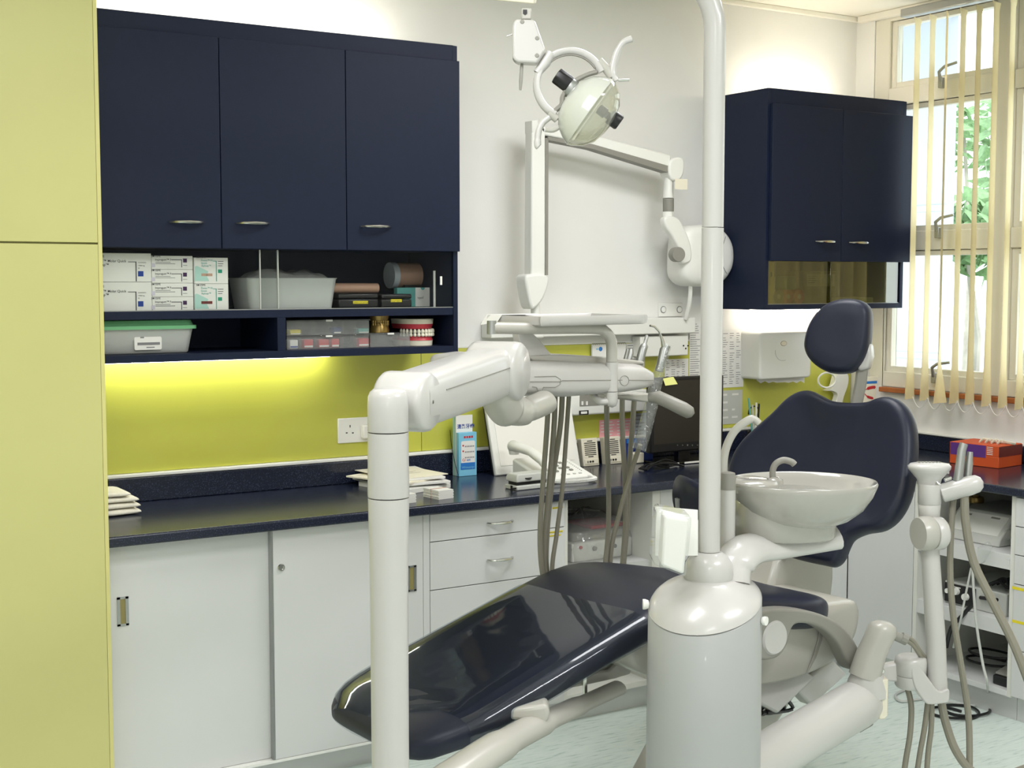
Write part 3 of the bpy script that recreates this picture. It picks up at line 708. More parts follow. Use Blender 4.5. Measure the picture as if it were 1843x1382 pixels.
# horizontal beam to the assistant's side
d0, d1 = 3.44, 3.86
a0, a1 = P(1330, 1392, d0), P(1545, 1266, d1); ax = (a1-a0).normalized(); L = (a1-a0).length
MB().lathe(a0, [(.001, 0), (.066, .0), (.067, L*.5), (.068, L-.02), (.066, L+.02), (.055, L+.045), (.03, L+.06), (.001, L+.064)], 36, tuple(ax)).build('beam', 'ivory', cus, ang=50)
m = MB(); q0 = P(1560, 1228, d1)
m.loft([ell(q0, .062, .05, P(1560, 1252, d1).z), ell(q0, .06, .05, P(1560, 1238, d1).z), ell(q0, .052, .045, P(1560, 1222, d1).z), ell(q0, .045, .04, P(1560, 1212, d1).z)])
m.build('beam_collar', 'ivory', cus, ang=50)
m = MB(); m.tube([P(1556, 1218, d1), P(1567, 1180, d1), P(1578, 1155, d1), P(1588, 1134, d1), P(1590, 1124, d1), P(1591, 1118, d1)], [.046, .042, .040, .042, .036, .018], 24)
m.build('separator_housing', 'ivory2', cus, ang=50)
MB().prism([P(px, py, d1-.03) for px, py in ((1580,1225),(1599,1222),(1598,1288),(1592,1295),(1582,1295))], fr*.05).build('flap', 'cream_pl', cus, bevel=.004)
MB().prism([P(px, py, d1-.02) for px, py in ((1538,1312),(1575,1292),(1572,1306),(1548,1320))], fr*.05).build('foot_pad', 'grey_pl', cus, bevel=.004)
MB().tube([P(1602, 1140, d1), P(1625, 1150, d1)], .014, 12).tube([P(1622, 1147, d1), P(1632, 1152, d1)], .016, 10).build('hose_socket', 'grey_pl', cus)

# ================================================================ TISSUE / CUP BOX hung on the lamp pole
gb = thing('cup_dispenser', 'clear plastic box of white paper cups hung beside the lamp pole', 'dispenser', P(1218, 1036, 3.20))
D = 3.20
bx_ = [(1196,912),(1258,926),(1250,1034),(1178,1012)]
fq = [P(px, py, D) for px, py in ((1184,916),(1246,930),(1236,1040),(1175,1016))]
MB().prism(fq, fr*.10).build('case', 'acrylic', gb, bevel=.01, seg=3)
fq2 = [P(px, py, D+.006) for px, py in ((1196,928),(1240,936),(1231,1034),(1190,1018))]
MB().prism(fq2, fr*.075).build('paper_stack', 'paper', gb, bevel=.006)
MB().prism([P(px, py, D+.118) for px, py in ((1180,912),(1256,918),(1256,1000),(1180,1000))], fr*.006).build('back_plate', 'white_pl', gb)
# ================================================================ ASSISTANT ARM
D = 3.9
asst = thing('assistant_arm', 'ivory jointed assistant arm with suction hoses at the right of the chair', 'dental unit', P(1660, 1382, D))
def vcyl(px, pr, D, nsc=1): 
    "vertical turned part from pixel outline [(py, half width px)]"
    mm = D/FPX; c = P(px, pr[0][0], D)
    return MB().loft([ell(c, w*mm, w*mm*nsc, P(px, py, D).z, 28) for py, w in pr])
MB().prism([P(px, py, D-.015) for px, py in ((1583,1200),(1618,1193),(1618,1228),(1583,1225))], fr*.035).build('clamp', 'ivory', asst, bevel=.006)
MB().lathe(P(1588, 1208, D-.02), [(.001, 0), (.006, 0), (.0075, .002), (.0075, .008)], 16, tuple(fr)).build('screw', 'steel', asst)
vcyl(1638, [(1236,24),(1232,27),(1214,28),(1213,26),(1211,28),(1190,28.5),(1182,27),(1178,20),(1177,8)], D).build('swivel', 'ivory', asst, ang=50)
ol = spl([P(px, py, D-.05) for px, py in ((1640,1200),(1655,1200),(1672,1222),(1690,1244),(1708,1240),(1708,1262),(1700,1266),(1672,1268),(1660,1258),(1645,1232))], 4, True)
MB().prism(ol, fr*.055).build('lower_knuckle', 'ivory', asst, bevel=.012, seg=3)
m = MB(); m.tube([P(1687, 1245, D-.01), P(1684, 1150, D-.01), P(1676, 1020, D-.01), P(1672, 960, D-.01)], [.029, .028, .026, .026], 20); m.build('upright', 'ivory', asst)
m = MB(); c = P(1658, 960, D-.04); m.lathe(c, [(.001, -.01), (.045, -.01), (.049, 0), (.049, .025), (.045, .035), (.001, .035)], 30, tuple((rt*.92+fr*.25).normalized()))
m.build('upper_knuckle', 'ivory2', asst, ang=50)
m = MB(); c = P(1682, 960, D-.035); m.lathe(c, [(.001, -.006), (.044, -.006), (.047, 0), (.047, .02), (.04, .028), (.001, .03)], 30, tuple((rt*.92+fr*.25).normalized()))
m.build('upper_knuckle', 'ivory', asst, ang=50)
vcyl(1672, [(938,14),(932,18),(908,20),(907,19),(905,20.5),(872,20.5),(870,19.5)], D).build('collar', 'ivory', asst, ang=50)
vcyl(1672, [(872,20),(862,22),(850,32),(843,38),(838,38.5),(834,34),(832,20)], D, .8).build('cup_holder', 'ivory', asst, ang=60)
mm = D/FPX; c = P(1672, 836, D)
m = MB()
for k in range(7):
    for j in range(2):
        p = V((c.x, c.y, P(1672, 832, D).z+.0005))+rt*(-.03+.01*k)+fr*(-.008+.016*j); m.lathe(p, [(.0035, 0), (.0035, .0012), (.001, .0014)], 8)
m.build('drain_hole', 'grey_pl', asst)
h0, h1 = P(1694, 888, D-.01), P(1752, 872, D-.04); ax = (h1-h0).normalized(); L = (h1-h0).length
MB().lathe(h0, [(.02, 0), (.027, .004), (.028, L*.5), (.028, L-.01), (.025, L+.012), (.015, L+.024), (.001, L+.028)], 28, tuple(ax)).build('holder_bar', 'ivory', asst, ang=50)
MB().tube([P(1684, 866, D-.02), P(1690, 874, D-.03)], .005, 8).tube([P(1700, 864, D-.02), P(1712, 860, D-.02)], .006, 8).build('clip', 'chrome', asst)
MB().tube([P(1724, 866, D-.03), P(1731, 810, D-.03), P(1735, 798, D-.03)], [.0135, .0125, .012], 16).build('suction_handpiece', 'alu', asst)
MB().tube([P(1741, 866, D-.02), P(1744, 835, D-.02), P(1746, 813, D-.02)], [.010, .0115, .008], 14).build('saliva_ejector', 'alu', asst)
MB().tube([P(1704, 852, D), P(1706, 834, D)], [.007, .005], 10).build('syringe_tip', 'white_pl', asst)
def hose(parent, pts, r, name='hose', m='grey_hose'):
    MB().tube(spl([P(*p) for p in pts], 8), r, 10).build(name, m, parent)
hose(asst, [(1716,895,D), (1712,950,D), (1710,1030,D), (1716,1110,D), (1730,1200,D), (1743,1290,D), (1745,1382,D-.02), (1742,1440,D-.04)], .0095)
hose(asst, [(1736,890,D-.03), (1738,940,D-.03), (1752,1010,D-.03), (1785,1080,D-.05), (1825,1160,D-.08), (1860,1250,D-.1)], .0125)
hose(asst, [(1694,1262,D), (1702,1300,D), (1720,1350,D-.02), (1750,1388,D-.03), (1790,1400,D-.05), (1850,1382,D-.08)], .012)
hose(asst, [(1632,1234,D), (1640,1270,D), (1638,1320,D), (1630,1370,D), (1622,1430,D)], .0085)
hose(asst, [(1670,1262,D-.01), (1664,1310,D-.01), (1655,1360,D-.01), (1645,1430,D-.01)], .008)
hose(asst, [(1677,1264,D-.01), (1676,1310,D-.01), (1670,1360,D-.01), (1666,1430,D-.01)], .008)
hose(asst, [(1626,1143,3.86), (1642,1152,3.86), (1655,1170,3.87), (1668,1188,3.9)], .006)
hose(asst, [(1626,1150,3.86), (1642,1160,3.86), (1655,1178,3.87), (1664,1192,3.9)], .006)

# ================================================================ DELIVERY UNIT
D0 = 2.78
cc = P(700, 1000, D0); cc = V((cc.x, cc.y, 0))
dl = thing('delivery_unit', 'ivory delivery unit on a jointed arm with bracket tray and grey hoses', 'dental unit', cc)
mm = D0/FPX
def colz(py): return P(700, py, D0).z
MB().loft([ell(cc, w*mm, w*mm, z if z is not None else colz(py), 36) for py, w, z in ((0, 52, 0.0), (0, 52, .04), (0, 36, .12), (1382, 34, None), (1100, 34.5, None), (1000, 35, None), (960, 36, None), (900, 37, None), (894, 37, None))]).build('column', 'ivory', dl, ang=50)
MB().loft([ell(cc, w*mm, w*mm, colz(py), 36) for py, w in ((892, 37), (888, 37.5), (780, 36.5), (776, 36.5))]).build('column_sleeve', 'ivory', dl, ang=50)
MB().loft([ell(cc, w*mm, w*mm, colz(py), 36) for py, w in ((774, 36), (772, 36.5), (730, 36.5), (712, 35.5), (703, 32), (698, 26), (696, 14))]).build('column_cap', 'ivory', dl, ang=50)
# lift arm from the column top up to the head: two knuckles and a rounded box section
k0, k1 = P(733, 722, D0+.075), P(892, 668, 3.38)
adir = (k1-k0).normalized(); side = adir.cross(Z).normalized(); up = side.cross(adir).normalized()
def rsec(c, hw, hh, n=36, e=.5): return [c+side*math.copysign(abs(math.cos(a))**e, math.cos(a))*hw+up*math.copysign(abs(math.sin(a))**e, math.sin(a))*hh for a in [2*math.pi*k/n for k in range(n)]]
L = (k1-k0).length
MB().loft([rsec(k0+adir*(L*s), .058, h, e=.55) for s, h in ((-.02, .052), (.1, .060), (.3, .062), (.7, .064), (.95, .062), (1.0, .060))]).build('lift_arm', 'ivory', dl, ang=50)
m = MB()
for s_ in (-1,): m.box((-L*.36, -.0012, -.0012), (L*.46, .0012, .0012), Matrix.Translation(k0+adir*L*.5-side*-.0586*1+up*.016) @ Matrix((adir, side, up)).transposed().to_4x4())
m.build('arm_seam', 'grey_pl', dl)
for nm, c, r, hw in (('knuckle', k0, .064, .052), ('knuckle', k1+adir*.01, .074, .064)):
    MB().lathe(c-side*hw, [(.001, -.004), (r*.86, -.004), (r*.97, .004), (r, .014), (r, hw*2-.014), (r*.97, hw*2-.004), (r*.86, hw*2+.004), (.001, hw*2+.004)], 40, tuple(side)).build(nm, 'ivory', dl, ang=50)
MB().lathe(k0+side*.0565, [(.001, 0), (.004, 0), (.004, .003), (.001, .003)], 10, tuple(side)).build('screw', 'steel', dl)
# link from the rear knuckle down and under the head
m = MB(); m.tube(spl([P(898, 690, 3.38), P(900, 715, 3.40), P(915, 737, 3.44), P(945, 738, 3.50), P(985, 722, 3.58)], 6), [.048]*12+[.036]*6+[.03]*6+[.028], 24, flat=1.15); m.build('swivel_link', 'ivory2', dl, ang=60)
# head: body runs along the chair axis
HW = .02
e0, e1 = ch(866, 688, HW), ch(1188, 690, HW); hz = lambda py, px=1040: ch(px, py, HW).z
Lh = (e1-e0).dot(A)
def hsec(s, top, bot, w0, w1, n=40, e=.45):
    c = e0+A*(Lh*s); zc_ = (top+bot)/2; hh = (top-bot)/2; wc = (w0+w1)/2; hw = (w1-w0)/2
    return [V((c.x, c.y, 0))+W*(wc+math.copysign(abs(math.cos(a))**e, math.cos(a))*hw)+Z*(zc_+math.copysign(abs(math.sin(a))**e, math.sin(a))*hh) for a in [2*math.pi*k/n for k in range(n)]]
zt_ = [ch(866, 640, HW).z, ch(960, 648, HW).z, ch(1090, 652, HW).z, ch(1150, 655, HW).z, ch(1185, 668, HW).z]
zb_ = [ch(866, 705, HW).z, ch(930, 716, HW).z, ch(1090, 714, HW).z, ch(1150, 706, HW).z, ch(1185, 698, HW).z]
secs = [hsec(0, zt_[0]-.015, zb_[0]+.012, .05, .24), hsec(.02, zt_[0]-.004, zb_[0]+.004, .03, .26), hsec(.12, zt_[0], zb_[0]-.006, .012, .28), hsec(.2, zt_[1], zb_[1], 0, .29), hsec(.5, zt_[2]+.006, zb_[2], 0, .30), hsec(.8, zt_[3]+.003, zb_[2]+.002, 0, .30), hsec(.92, zt_[3]-.002, zb_[3], .004, .295), hsec(.98, zt_[4]+.004, zb_[4]-.002, .012, .285), hsec(1.0, zt_[4]-.018, zb_[4]+.014, .03, .26)]
head = MB().loft(secs).build('head', 'ivory', dl, ang=60)
def hl_(pts, r=.0011, m='grey_pl', nm='groove'):
    MB().tube([ch(px, py, HW-.0005) for px, py in pts], r, 6).build(nm, m, head)
hl_([(926,687),(1008,687),(1012,685),(1120,684)]); hl_([(1132,684),(1176,684)])
hl_(spl([ch(0,0,0)*0+V((px,py,0)) for px,py in ((962,678),(1000,677),(1009,683),(1008,692),(1000,697),(978,697),(976,704),(968,704),(966,697),(958,696))], 3) and [(962,678),(1000,677),(1009,683),(1008,692),(1000,697),(978,697),(976,704),(968,704),(966,697),(958,696)], .0009)
c_ = ch(1124, 685, HW); hl_([(1124+8*math.cos(a*.4), 685+9*math.sin(a*.4)) for a in range(17)], .0009)
# upper keypad lid of the head
ol = [ch(px, py, HW+.06) for px, py in ((948,641),(1010,638),(1100,643),(1160,650),(1160,656),(1080,655),(960,650))]
MB().prism(ol, W*.2).build('head_lid', 'ivory2', dl, bevel=.006)
# fin handle
ol = spl([ch(px, py, .10) for px, py in ((934,600),(945,597),(958,600),(972,613),(984,628),(992,641),(960,643),(946,641),(938,622))], 4, True)
MB().prism(ol, W*.03).build('fin_handle', 'ivory', dl, bevel=.008, seg=3)
# tip of the head: beak and grey grip
ol = [ch(px, py, .12) for px, py in ((1106,712),(1174,708),(1172,722),(1165,724),(1118,716))]
MB().prism(ol, W*.16).build('under_plate', 'ivory2', dl, bevel=.004)
MB().tube([P(1168, 716, 3.86), P(1185, 715, 3.85), P(1205, 724, 3.82), P(1230, 736, 3.80), P(1242, 743, 3.80), P(1247, 747, 3.80)], [.014, .019, .019, .020, .018, .008], 18).build('grip', 'grey_pl', dl, ang=60)
# bracket tray on its own arm
TWo = .03
tq = [ch(px, py, TWo) for px, py in ((880, 592), (1085, 590))]
m = MB(); ap = [ch(885, 590, TWo), ch(960, 591, TWo), ch(1068, 591, TWo), ch(1090, 598, TWo), ch(1100, 614, TWo), ch(1101, 640, TWo), ch(1101, 651, TWo)]
m.tube(spl(ap, 6), .0155, 16); m.build('tray_arm', 'ivory2', dl, ang=60)
m = MB(); m.tube([ch(1101, 651.5, TWo), ch(1101, 704, TWo)], .0165, 18); m.build('tray_post', 'ivory', dl)
m = MB(); m.tube([ch(1101, 705, TWo), ch(1101, 722, TWo), ch(1100, 729, TWo), ch(1099, 732, TWo)], [.0168, .0168, .014, .006], 18).tube(spl([ch(1098, 722, TWo), ch(1080, 722, TWo+.02), ch(1068, 712, TWo+.05), ch(1072, 706, TWo+.07)], 5), .010, 10); m.build('post_foot', 'ivory', dl, ang=60)
m = MB(); m.tube([ch(885, 577, TWo), ch(885, 601, TWo)], .0125, 16); m.build('tray_pivot', 'alu', dl)
ty0, ty1 = ch(952, 576, TWo), ch(1137, 577, TWo)
zT = ty0.z-.004
rim = [V((p.x, p.y, zT)) for p in (ty0-W*.035, ty0+A*.03-W*.05, ty1-W*.05-A*.02, ty1-W*.035, ty1+W*.16, ty1+W*.175-A*.02, ty0+W*.175+A*.02, ty0+W*.155)]
rim = spl(rim, 4, True)
MB().loft([[p+V((0,0,z))+(sum(rim, V())/len(rim)-p)*s for p in rim] for s, z in ((.06, -.012), (.01, -.008), (0, .0), (.0, .010), (.012, .014), (.03, .013), (.05, .004), (.9, .003))]).build('tray', 'ivory', dl, ang=50)
MB().lathe(ty1-W*.04+Z*.006-A*.02, [(.001, 0), (.008, 0), (.008, .004), (.001, .004)], 12, tuple(A)).build('tray_stud', 'white_pl', dl)
tp_ = thing('tray_paper', 'white paper liner hanging over the left end of the bracket tray', 'paper', V((ty0.x, ty0.y, zT+.0145)))
q_ = [ty0+W*.12, ty0+A*.12+W*.10, ty0+A*.14+W*.17, ty0+W*.19]; q_ = [V((p.x, p.y, zT+.0150)) for p in q_]
MB().prism(q_, Z*.0008).build('liner', 'paper', tp_)
e1__ = q_[0]-A*.018+Z*-.02; e2__ = q_[3]-A*.022+Z*-.028
MB().add([q_[0], q_[3], e2__, e1__, q_[0]+Z*.0008, q_[3]+Z*.0008, e2__-A*.0008, e1__-A*.0008], [(0,1,2,3), (7,6,5,4), (0,3,7,4), (1,5,6,2), (3,2,6,7)]).build('flap', 'paper', tp_)
# handpieces
def hp(pts, rs, m, nm): MB().tube([ch(px, py, w) for px, py, w in pts], rs, 16).build(nm, m, dl, ang=50)
hp([(1150,655,.25),(1157,628,.25),(1160,622,.25),(1161,618,.25),(1164,606,.25),(1165,604,.25)], [.013,.013,.012,.006,.006,.005], 'alu', 'handpiece')
hp([(1130,652,.25),(1135,636,.25),(1136,628,.25)], [.010,.009,.006], 'alu', 'handpiece')
hp([(1124,652,.22),(1130,628,.22)], [.006,.005], 'alu', 'handpiece')
hp([(1186,668,.27),(1195,630,.27),(1200,622,.27)], [.012,.014,.012], 'alu', 'air_syringe')
hp([(1196,630,.27),(1192,612,.27),(1186,596,.27),(1178,588,.27),(1170,586,.27)], [.009,.005,.0035,.003,.003], 'steel', 'syringe_tip')
# plastic sleeve around the syringe
m = MB(); m.tube([ch(px, py, .27) for px, py in ((1200,620),(1190,660),(1180,690),(1172,730),(1160,775),(1150,810))], [.015,.017,.02,.021,.022,.021], 14, cap=False); m.build('plastic_sleeve', 'bag_thin', dl)
# hoses: hang from the far edge of the head and loop down behind the seat
def dh(pts, r): MB().tube(spl([ch(px, py, w) for px, py, w in pts], 8), r, 10).build('hose', 'grey_hose', dl)
wq = .31
dh([(987,712,wq-.03),(985,760,wq),(978,860,wq+.02),(972,960,wq+.03),(976,1030,wq+.03),(990,1080,wq+.03)], .0080)
dh([(999,712,wq-.03),(997,770,wq),(988,880,wq+.03),(980,970,wq+.04),(981,1030,wq+.04),(1000,1080,wq+.03)], .0080)
dh([(1012,712,wq-.03),(1008,770,wq),(992,880,wq+.05),(984,970,wq+.06),(985,1030,wq+.06),(1005,1080,wq+.03)], .0080)
dh([(1024,712,wq-.03),(1020,770,wq),(1012,880,wq+.03),(1002,960,wq+.04),(994,1030,wq+.04),(1010,1080,wq+.03)], .0068)
dh([(1092,728,.10),(1092,780,.2),(1095,860,.3),(1095,950,.34),(1088,1030,.34),(1086,1080,.33)], .0080)
dh([(1120,712,wq-.03),(1120,770,wq),(1124,850,wq+.03),(1126,930,wq+.04),(1120,1020,wq+.04),(1115,1080,wq+.03)], .0080)
dh([(1142,712,wq-.03),(1138,770,wq),(1132,850,wq+.05),(1130,930,wq+.07),(1123,1010,wq+.07),(1120,1080,wq+.05)], .0080)
dh([(1152,800,.27),(1136,850,wq),(1116,920,wq+.02),(1100,990,wq+.03),(1096,1080,wq+.03)], .0075)
# lower arm from the chair base to the column
m = MB(); pts = [P(735, 1462, 2.80), P(830, 1388, 2.95), P(915, 1333, 3.12), P(985, 1296, 3.3), P(1050, 1266, 3.48), P(1112, 1238, 3.62)]
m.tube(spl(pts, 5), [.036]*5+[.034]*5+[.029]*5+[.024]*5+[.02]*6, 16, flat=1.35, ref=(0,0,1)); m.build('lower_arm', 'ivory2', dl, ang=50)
MB().prism([P(px, py, 3.22) for px, py in ((913,1276),(985,1268),(990,1284),(985,1303),(915,1296))], fr*.07).build('arm_bracket', 'ivory2', dl, bevel=.01, seg=3)

# ================================================================ OPERATING LIGHT
LD = 3.20
op = thing('operating_light', 'dental operating light with clear shield hanging from a tall ivory pole', 'lamp', nk+Z*(zn+.066))
pm = nk
def pz_(py): return P(1276, py, (pm-CAM).dot(_F)).z
pr_ = .0262
m = MB(); m.tube([pm+Z*(zn+.0665), pm+Z*pz_(414)], pr_*1.02, 24); m.build('pole', 'ivory', op)
m = MB(); top = pm+Z*pz_(75); la = V((-.93, .0, .0)); la = (P(1000, 0, 3.3)-P(1276, 0, 3.36)); la.z = 0; la.normalize()
arc = [top+(la*(1-math.cos(a))+Z*math.sin(a))*.15 for a in [math.pi/2*k/8 for k in range(9)]]
m.tube([pm+Z*pz_(412.5), pm+Z*pz_(250)]+arc+[arc[-1]+la*.15], pr_, 24); m.build('pole', 'ivory', op)
e_ = arc[-1]+la*.15
MB().loft([ell(e_, .036, .036, e_.z-.05), ell(e_, .038, .038, e_.z-.045), ell(e_, .038, .038, e_.z+.035), ell(e_, .03, .03, e_.z+.04)]).build('arm_pivot', 'ivory2', op)
b0, b1 = P(740, -26, LD+.05), P(957, -6, LD)
MB().tube([e_+Z*.02, b0+Z*.03], .020, 16).tube([b0+Z*.06, b0-Z*.005], .026, 16).build('spring_arm', 'ivory2', op)
dd = (b1-b0).normalized()
MB().tube([b0, b1+dd*.01], .022, 4, ref=(.7,0,.7)).build('spring_arm', 'cream_pl', op, bevel=.003)
K = lambda x, y, d=0: P(900+x/4.935, y/4.935, LD+d)
MB().prism([K(190,70,-.012), K(278,70,-.012), K(278,170,-.012), K(190,170,-.012)], fr*.03).build('drop_link', 'ivory2', op, bevel=.003)
MB().prism([K(203,85,-.014), K(240,85,-.014), K(240,118,-.014), K(222,134,-.014), K(203,118,-.014)], fr*.002).build('link_slot', 'black', op)
MB().prism([K(*p, -.02) for p in ((125,182),(150,168),(296,172),(315,190),(405,445),(330,562),(160,552),(120,530),(110,495),(112,225))], fr*.045).build('balance_housing', 'ivory', op, bevel=.006, seg=3)
for p in ((197,192),(330,338),(328,492)): MB().lathe(K(*p, -.022), [(.001, 0), (.0042, 0), (.005, .0015), (.005, .004)], 14, tuple(fr)).build('screw', 'grey_pl', op)
MB().tube([K(195,556), K(192,600), K(185,720), K(180,800)], [.003, .0042, .0045, .0028], 10).build('lever', 'grey_pl', op)
MB().tube([K(112,302), K(58,322)], .0018, 6).build('brake_pin', 'steel', op)
RC, RRp = (622, 752), 322
def ringp(a, r=RRp, d=0): return K(RC[0]+r*math.cos(math.radians(a)), RC[1]-r*math.sin(math.radians(a)), d)
MB().tube([ringp(a, RRp-25) for a in range(22, 152, 6)], .0075, 12, flat=1.5).build('yoke', 'ivory', op)
MB().tube([ringp(a, RRp-25) for a in range(154, 248, 6)], .0075, 12, flat=1.5).build('yoke', 'ivory', op)
MB().tube([ringp(a, RRp-58) for a in range(34, 146, 6)], .0022, 6, flat=3).build('yoke_inlay', 'grey_pl', op)
MB().tube([K(455,470), K(400,560), K(330,650)], [.012, .013, .010], 14).build('yoke_joint', 'ivory', op)
MB().tube([K(880,540), K(950,620), K(985,690)], [.010, .011, .007], 12).build('yoke_pivot', 'ivory2', op)
MB().tube([K(440,1000), K(510,1060)], [.010, .010], 12).build('yoke_pivot', 'ivory2', op)
MB().tube(spl([K(480,990), K(545,930), K(560,850), K(640,740), K(760,670), K(860,640)], 4), .006, 10, flat=1.6).build('lamp_carrier', 'grey_pl', op)
rc = K(790, 988); axd = ((K(871, 1046.5)-K(790, 988)).normalized()+fr*.04).normalized()
u_ = .0012
MB().lathe(rc, [(.028, -.062), (.050, -.055), (.072, -.038), (.086, -.016), (.092, 0), (.094, .003), (.0925, .004), (.085, -.013), (.071, -.035), (.049, -.052), (.02, -.058)], 44, tuple(axd)).build('reflector', 'lens', op, ang=60)
MB().lathe(rc, [(.093, .002), (.09, .012), (.075, .035), (.052, .052), (.02, .060), (.001, .061), (.001, .060), (.05, .0505), (.073, .034), (.088, .012)], 40, tuple(axd)).build('front_shield', 'lens_clear', op, ang=60)
MB().tube([K(655,700), K(640,735)], .004, 8).lathe(K(640, 790), [(.001, -.012), (.022, -.01), (.024, .0), (.022, .006)], 20, tuple(axd)).build('socket_ring', 'alu', op)
k_ = K(565, 715)
m = MB(); n_ = 32; rings_ = []
for h_, r_ in ((-.022, .014), (-.021, .0185), (-.018, .020), (.014, .0205), (.018, .019)):
    uu = axd.orthogonal().normalized(); vv = axd.cross(uu)
    rings_.append([k_+axd*h_+(uu*math.cos(2*math.pi*q/n_)+vv*math.sin(2*math.pi*q/n_))*(r_*(1 if q % 4 else .93)) for q in range(n_)])
m.loft(rings_).build('focus_knob', 'black', op, ang=40)
MB().lathe(K(1022, 1065), [(.001, -.016), (.017, -.016), (.019, -.013), (.019, .010), (.016, .014), (.001, .014)], 26, tuple(axd)).build('focus_knob', 'black', op, ang=40)
MB().lathe(K(925, 1000), [(.001, -.018), (.012, -.016), (.013, .004), (.009, .006), (.009, .02), (.001, .02)], 20, tuple(axd)).build('bulb_holder', 'black', op, ang=40)
MB().tube(spl([K(1030,720), K(1000,650), K(1010,560), K(1040,460), K(1095,375), K(1170,345)], 5), [.007]*4+[.0085]*12+[.0075]*10, 12).build('handle', 'ivory', op, ang=60)
MB().tube(spl([K(440,1040), K(380,1090), K(345,1160), K(335,1240), K(335,1290), K(345,1305)], 5), [.0075]*16+[.0085]*8+[.008, .006], 12).build('handle', 'ivory', op, ang=60)
MB().tube(spl([K(540,1120), K(470,1155), K(400,1150)], 4), .006, 10).build('lamp_carrier', 'ivory2', op)
MB().tube([K(1050,715), K(1148,710)], .003, 8).build('switch_lever', 'steel', op)
# ================================================================ X-RAY UNIT ON THE WALL
XYp = -.17
K2 = lambda x, y, yy=XYp: on(1, yy, 840+x/2.468, y/2.468)
xr = thing('x_ray_unit', 'white wall-mounted dental X-ray unit on a folding arm', 'x-ray unit', K2(620, 1480, -.05))
def bar(pts, th, nm, m='white_pl', y0=XYp, bev=.006):
    return MB().prism([K2(x, y, y0) for x, y in pts], Y*th).build(nm, m, xr, bevel=bev)
a = on(1, -.06, 880, 600); b = on(1, -.06, 1248, 571); b2 = on(1, -.06, 1248, 599)
MB().box((a.x, -.075, b2.z), (b.x, -.002, b.z)).build('wall_rail', 'white_pl', xr, bevel=.004)
bar([(290,560),(350,545),(350,1225),(285,1225)], .05, 'upright_arm')
bar([(350,612),(364,615),(362,1222),(350,1222)], .046, 'cable_channel', 'grey_pl', bev=.001)
bar([(290,535),(318,530),(320,585),(290,590)], .052, 'end_cap', 'white_pl', bev=.003)
bar([(318,560),(420,575),(560,600),(908,688),(904,745),(560,645),(345,600)], .05, 'boom')
bar([(362,606),(560,640),(903,738),(901,768),(560,662),(360,622)], .046, 'cable_channel', 'grey_pl', bev=.001)
ol = spl([K2(x, y, XYp-.01) for x, y in ((262,1232),(290,1216),(340,1216),(366,1236),(362,1275),(340,1330),(310,1366),(288,1368),(272,1310))], 4, True)
MB().prism(ol, Y*.075).build('base_knuckle', 'white_pl', xr, bevel=.012, seg=3)
kc = K2(305, 1362, XYp+.03); zr_ = on(1, -.06, 1248, 571).z; zr2_ = on(1, -.06, 1248, 599).z
MB().tube([V((kc.x, kc.y, kc.z+.01)), V((kc.x, kc.y, zr2_+.006))], .018, 20).build('swivel_pin', 'white_pl', xr)
MB().box((kc.x-.026, kc.y-.026, zr2_), (kc.x+.026, -.07, zr_-.006)).build('rail_arm', 'white_pl', xr, bevel=.008, seg=3)
ol = spl([K2(x, y, XYp-.008) for x, y in ((903,720),(925,700),(955,700),(968,720),(966,765),(948,800),(915,800),(900,765))], 4, True)
MB().prism(ol, Y*.065).build('wrist', 'white_pl', xr, bevel=.008, seg=3)
c_ = K2(912, 880)
MB().tube([K2(915,790)+Y*.025, K2(912,850)+Y*.025, K2(912,878)+Y*.025], [.019,.02,.022], 18).build('wrist_stem', 'white_pl', xr)
MB().tube([K2(913,880)+Y*.025, K2(913,938)+Y*.025], .0225, 20).build('band', 'grey_pl', xr)
MB().tube([K2(910,939)+Y*.025, K2(910,968)+Y*.025], .0215, 20).build('wrist_stem', 'white_pl', xr)
ol = spl([K2(x, y, XYp-.005) for x, y in ((884,965),(935,965),(962,1000),(985,1050),(1000,1105),(1000,1150),(985,1168),(955,1168),(945,1110),(915,1050),(885,1005))], 4, True)
MB().prism(ol, Y*.035).build('yoke', 'white_pl', xr, bevel=.008, seg=3)
MB().lathe(K2(943, 1130, XYp-.03), [(.001, 0), (.028, 0), (.030, .004), (.030, .035)], 26, (.2, 1, 0), ).build('yoke_knob', 'grey_pl', xr, ang=50)
ol = spl([K2(x, y, XYp+.02) for x, y in ((960,1050),(985,1010),(1040,998),(1110,1002),(1160,1040),(1186,1095),(1188,1165),(1168,1220),(1130,1258),(1070,1272),(1000,1268),(960,1235),(952,1180))], 4, True)
m = MB(); pillow(m, ol, Y, [(.02, -.02), (.7, -.02), (.88, -.012), (.96, .0), (1, .02), (1, .09), (.95, .10), (.02, .10)]); hd = m.build('tube_head', 'white_pl', xr, ang=60)
m = MB(); m.tube(spl([K2(1150,1050,XYp-.005), K2(1135,1110,XYp-.005), K2(1135,1170,XYp-.005), K2(1155,1215,XYp-.005)], 4), .0012, 6).build('groove', 'ink_grey', hd)
MB().tube(spl([K2(1030,1265)+Y*.05, K2(1032,1340)+Y*.06, K2(1036,1420)+Y*.09], 4), .009, 8).build('cable', 'white_pl', xr)
a = on(1, -.06, 1194, 641); b = on(1, -.06, 1239, 602)
jb = thing('junction_box', 'white box with three holes under the X-ray wall rail', 'box', ((a.x+b.x)/2, -.03, a.z))
MB().box((a.x-.12, -.06, a.z), (b.x, -.002, b.z-.003)).build('case', 'white_pl', jb, bevel=.004)
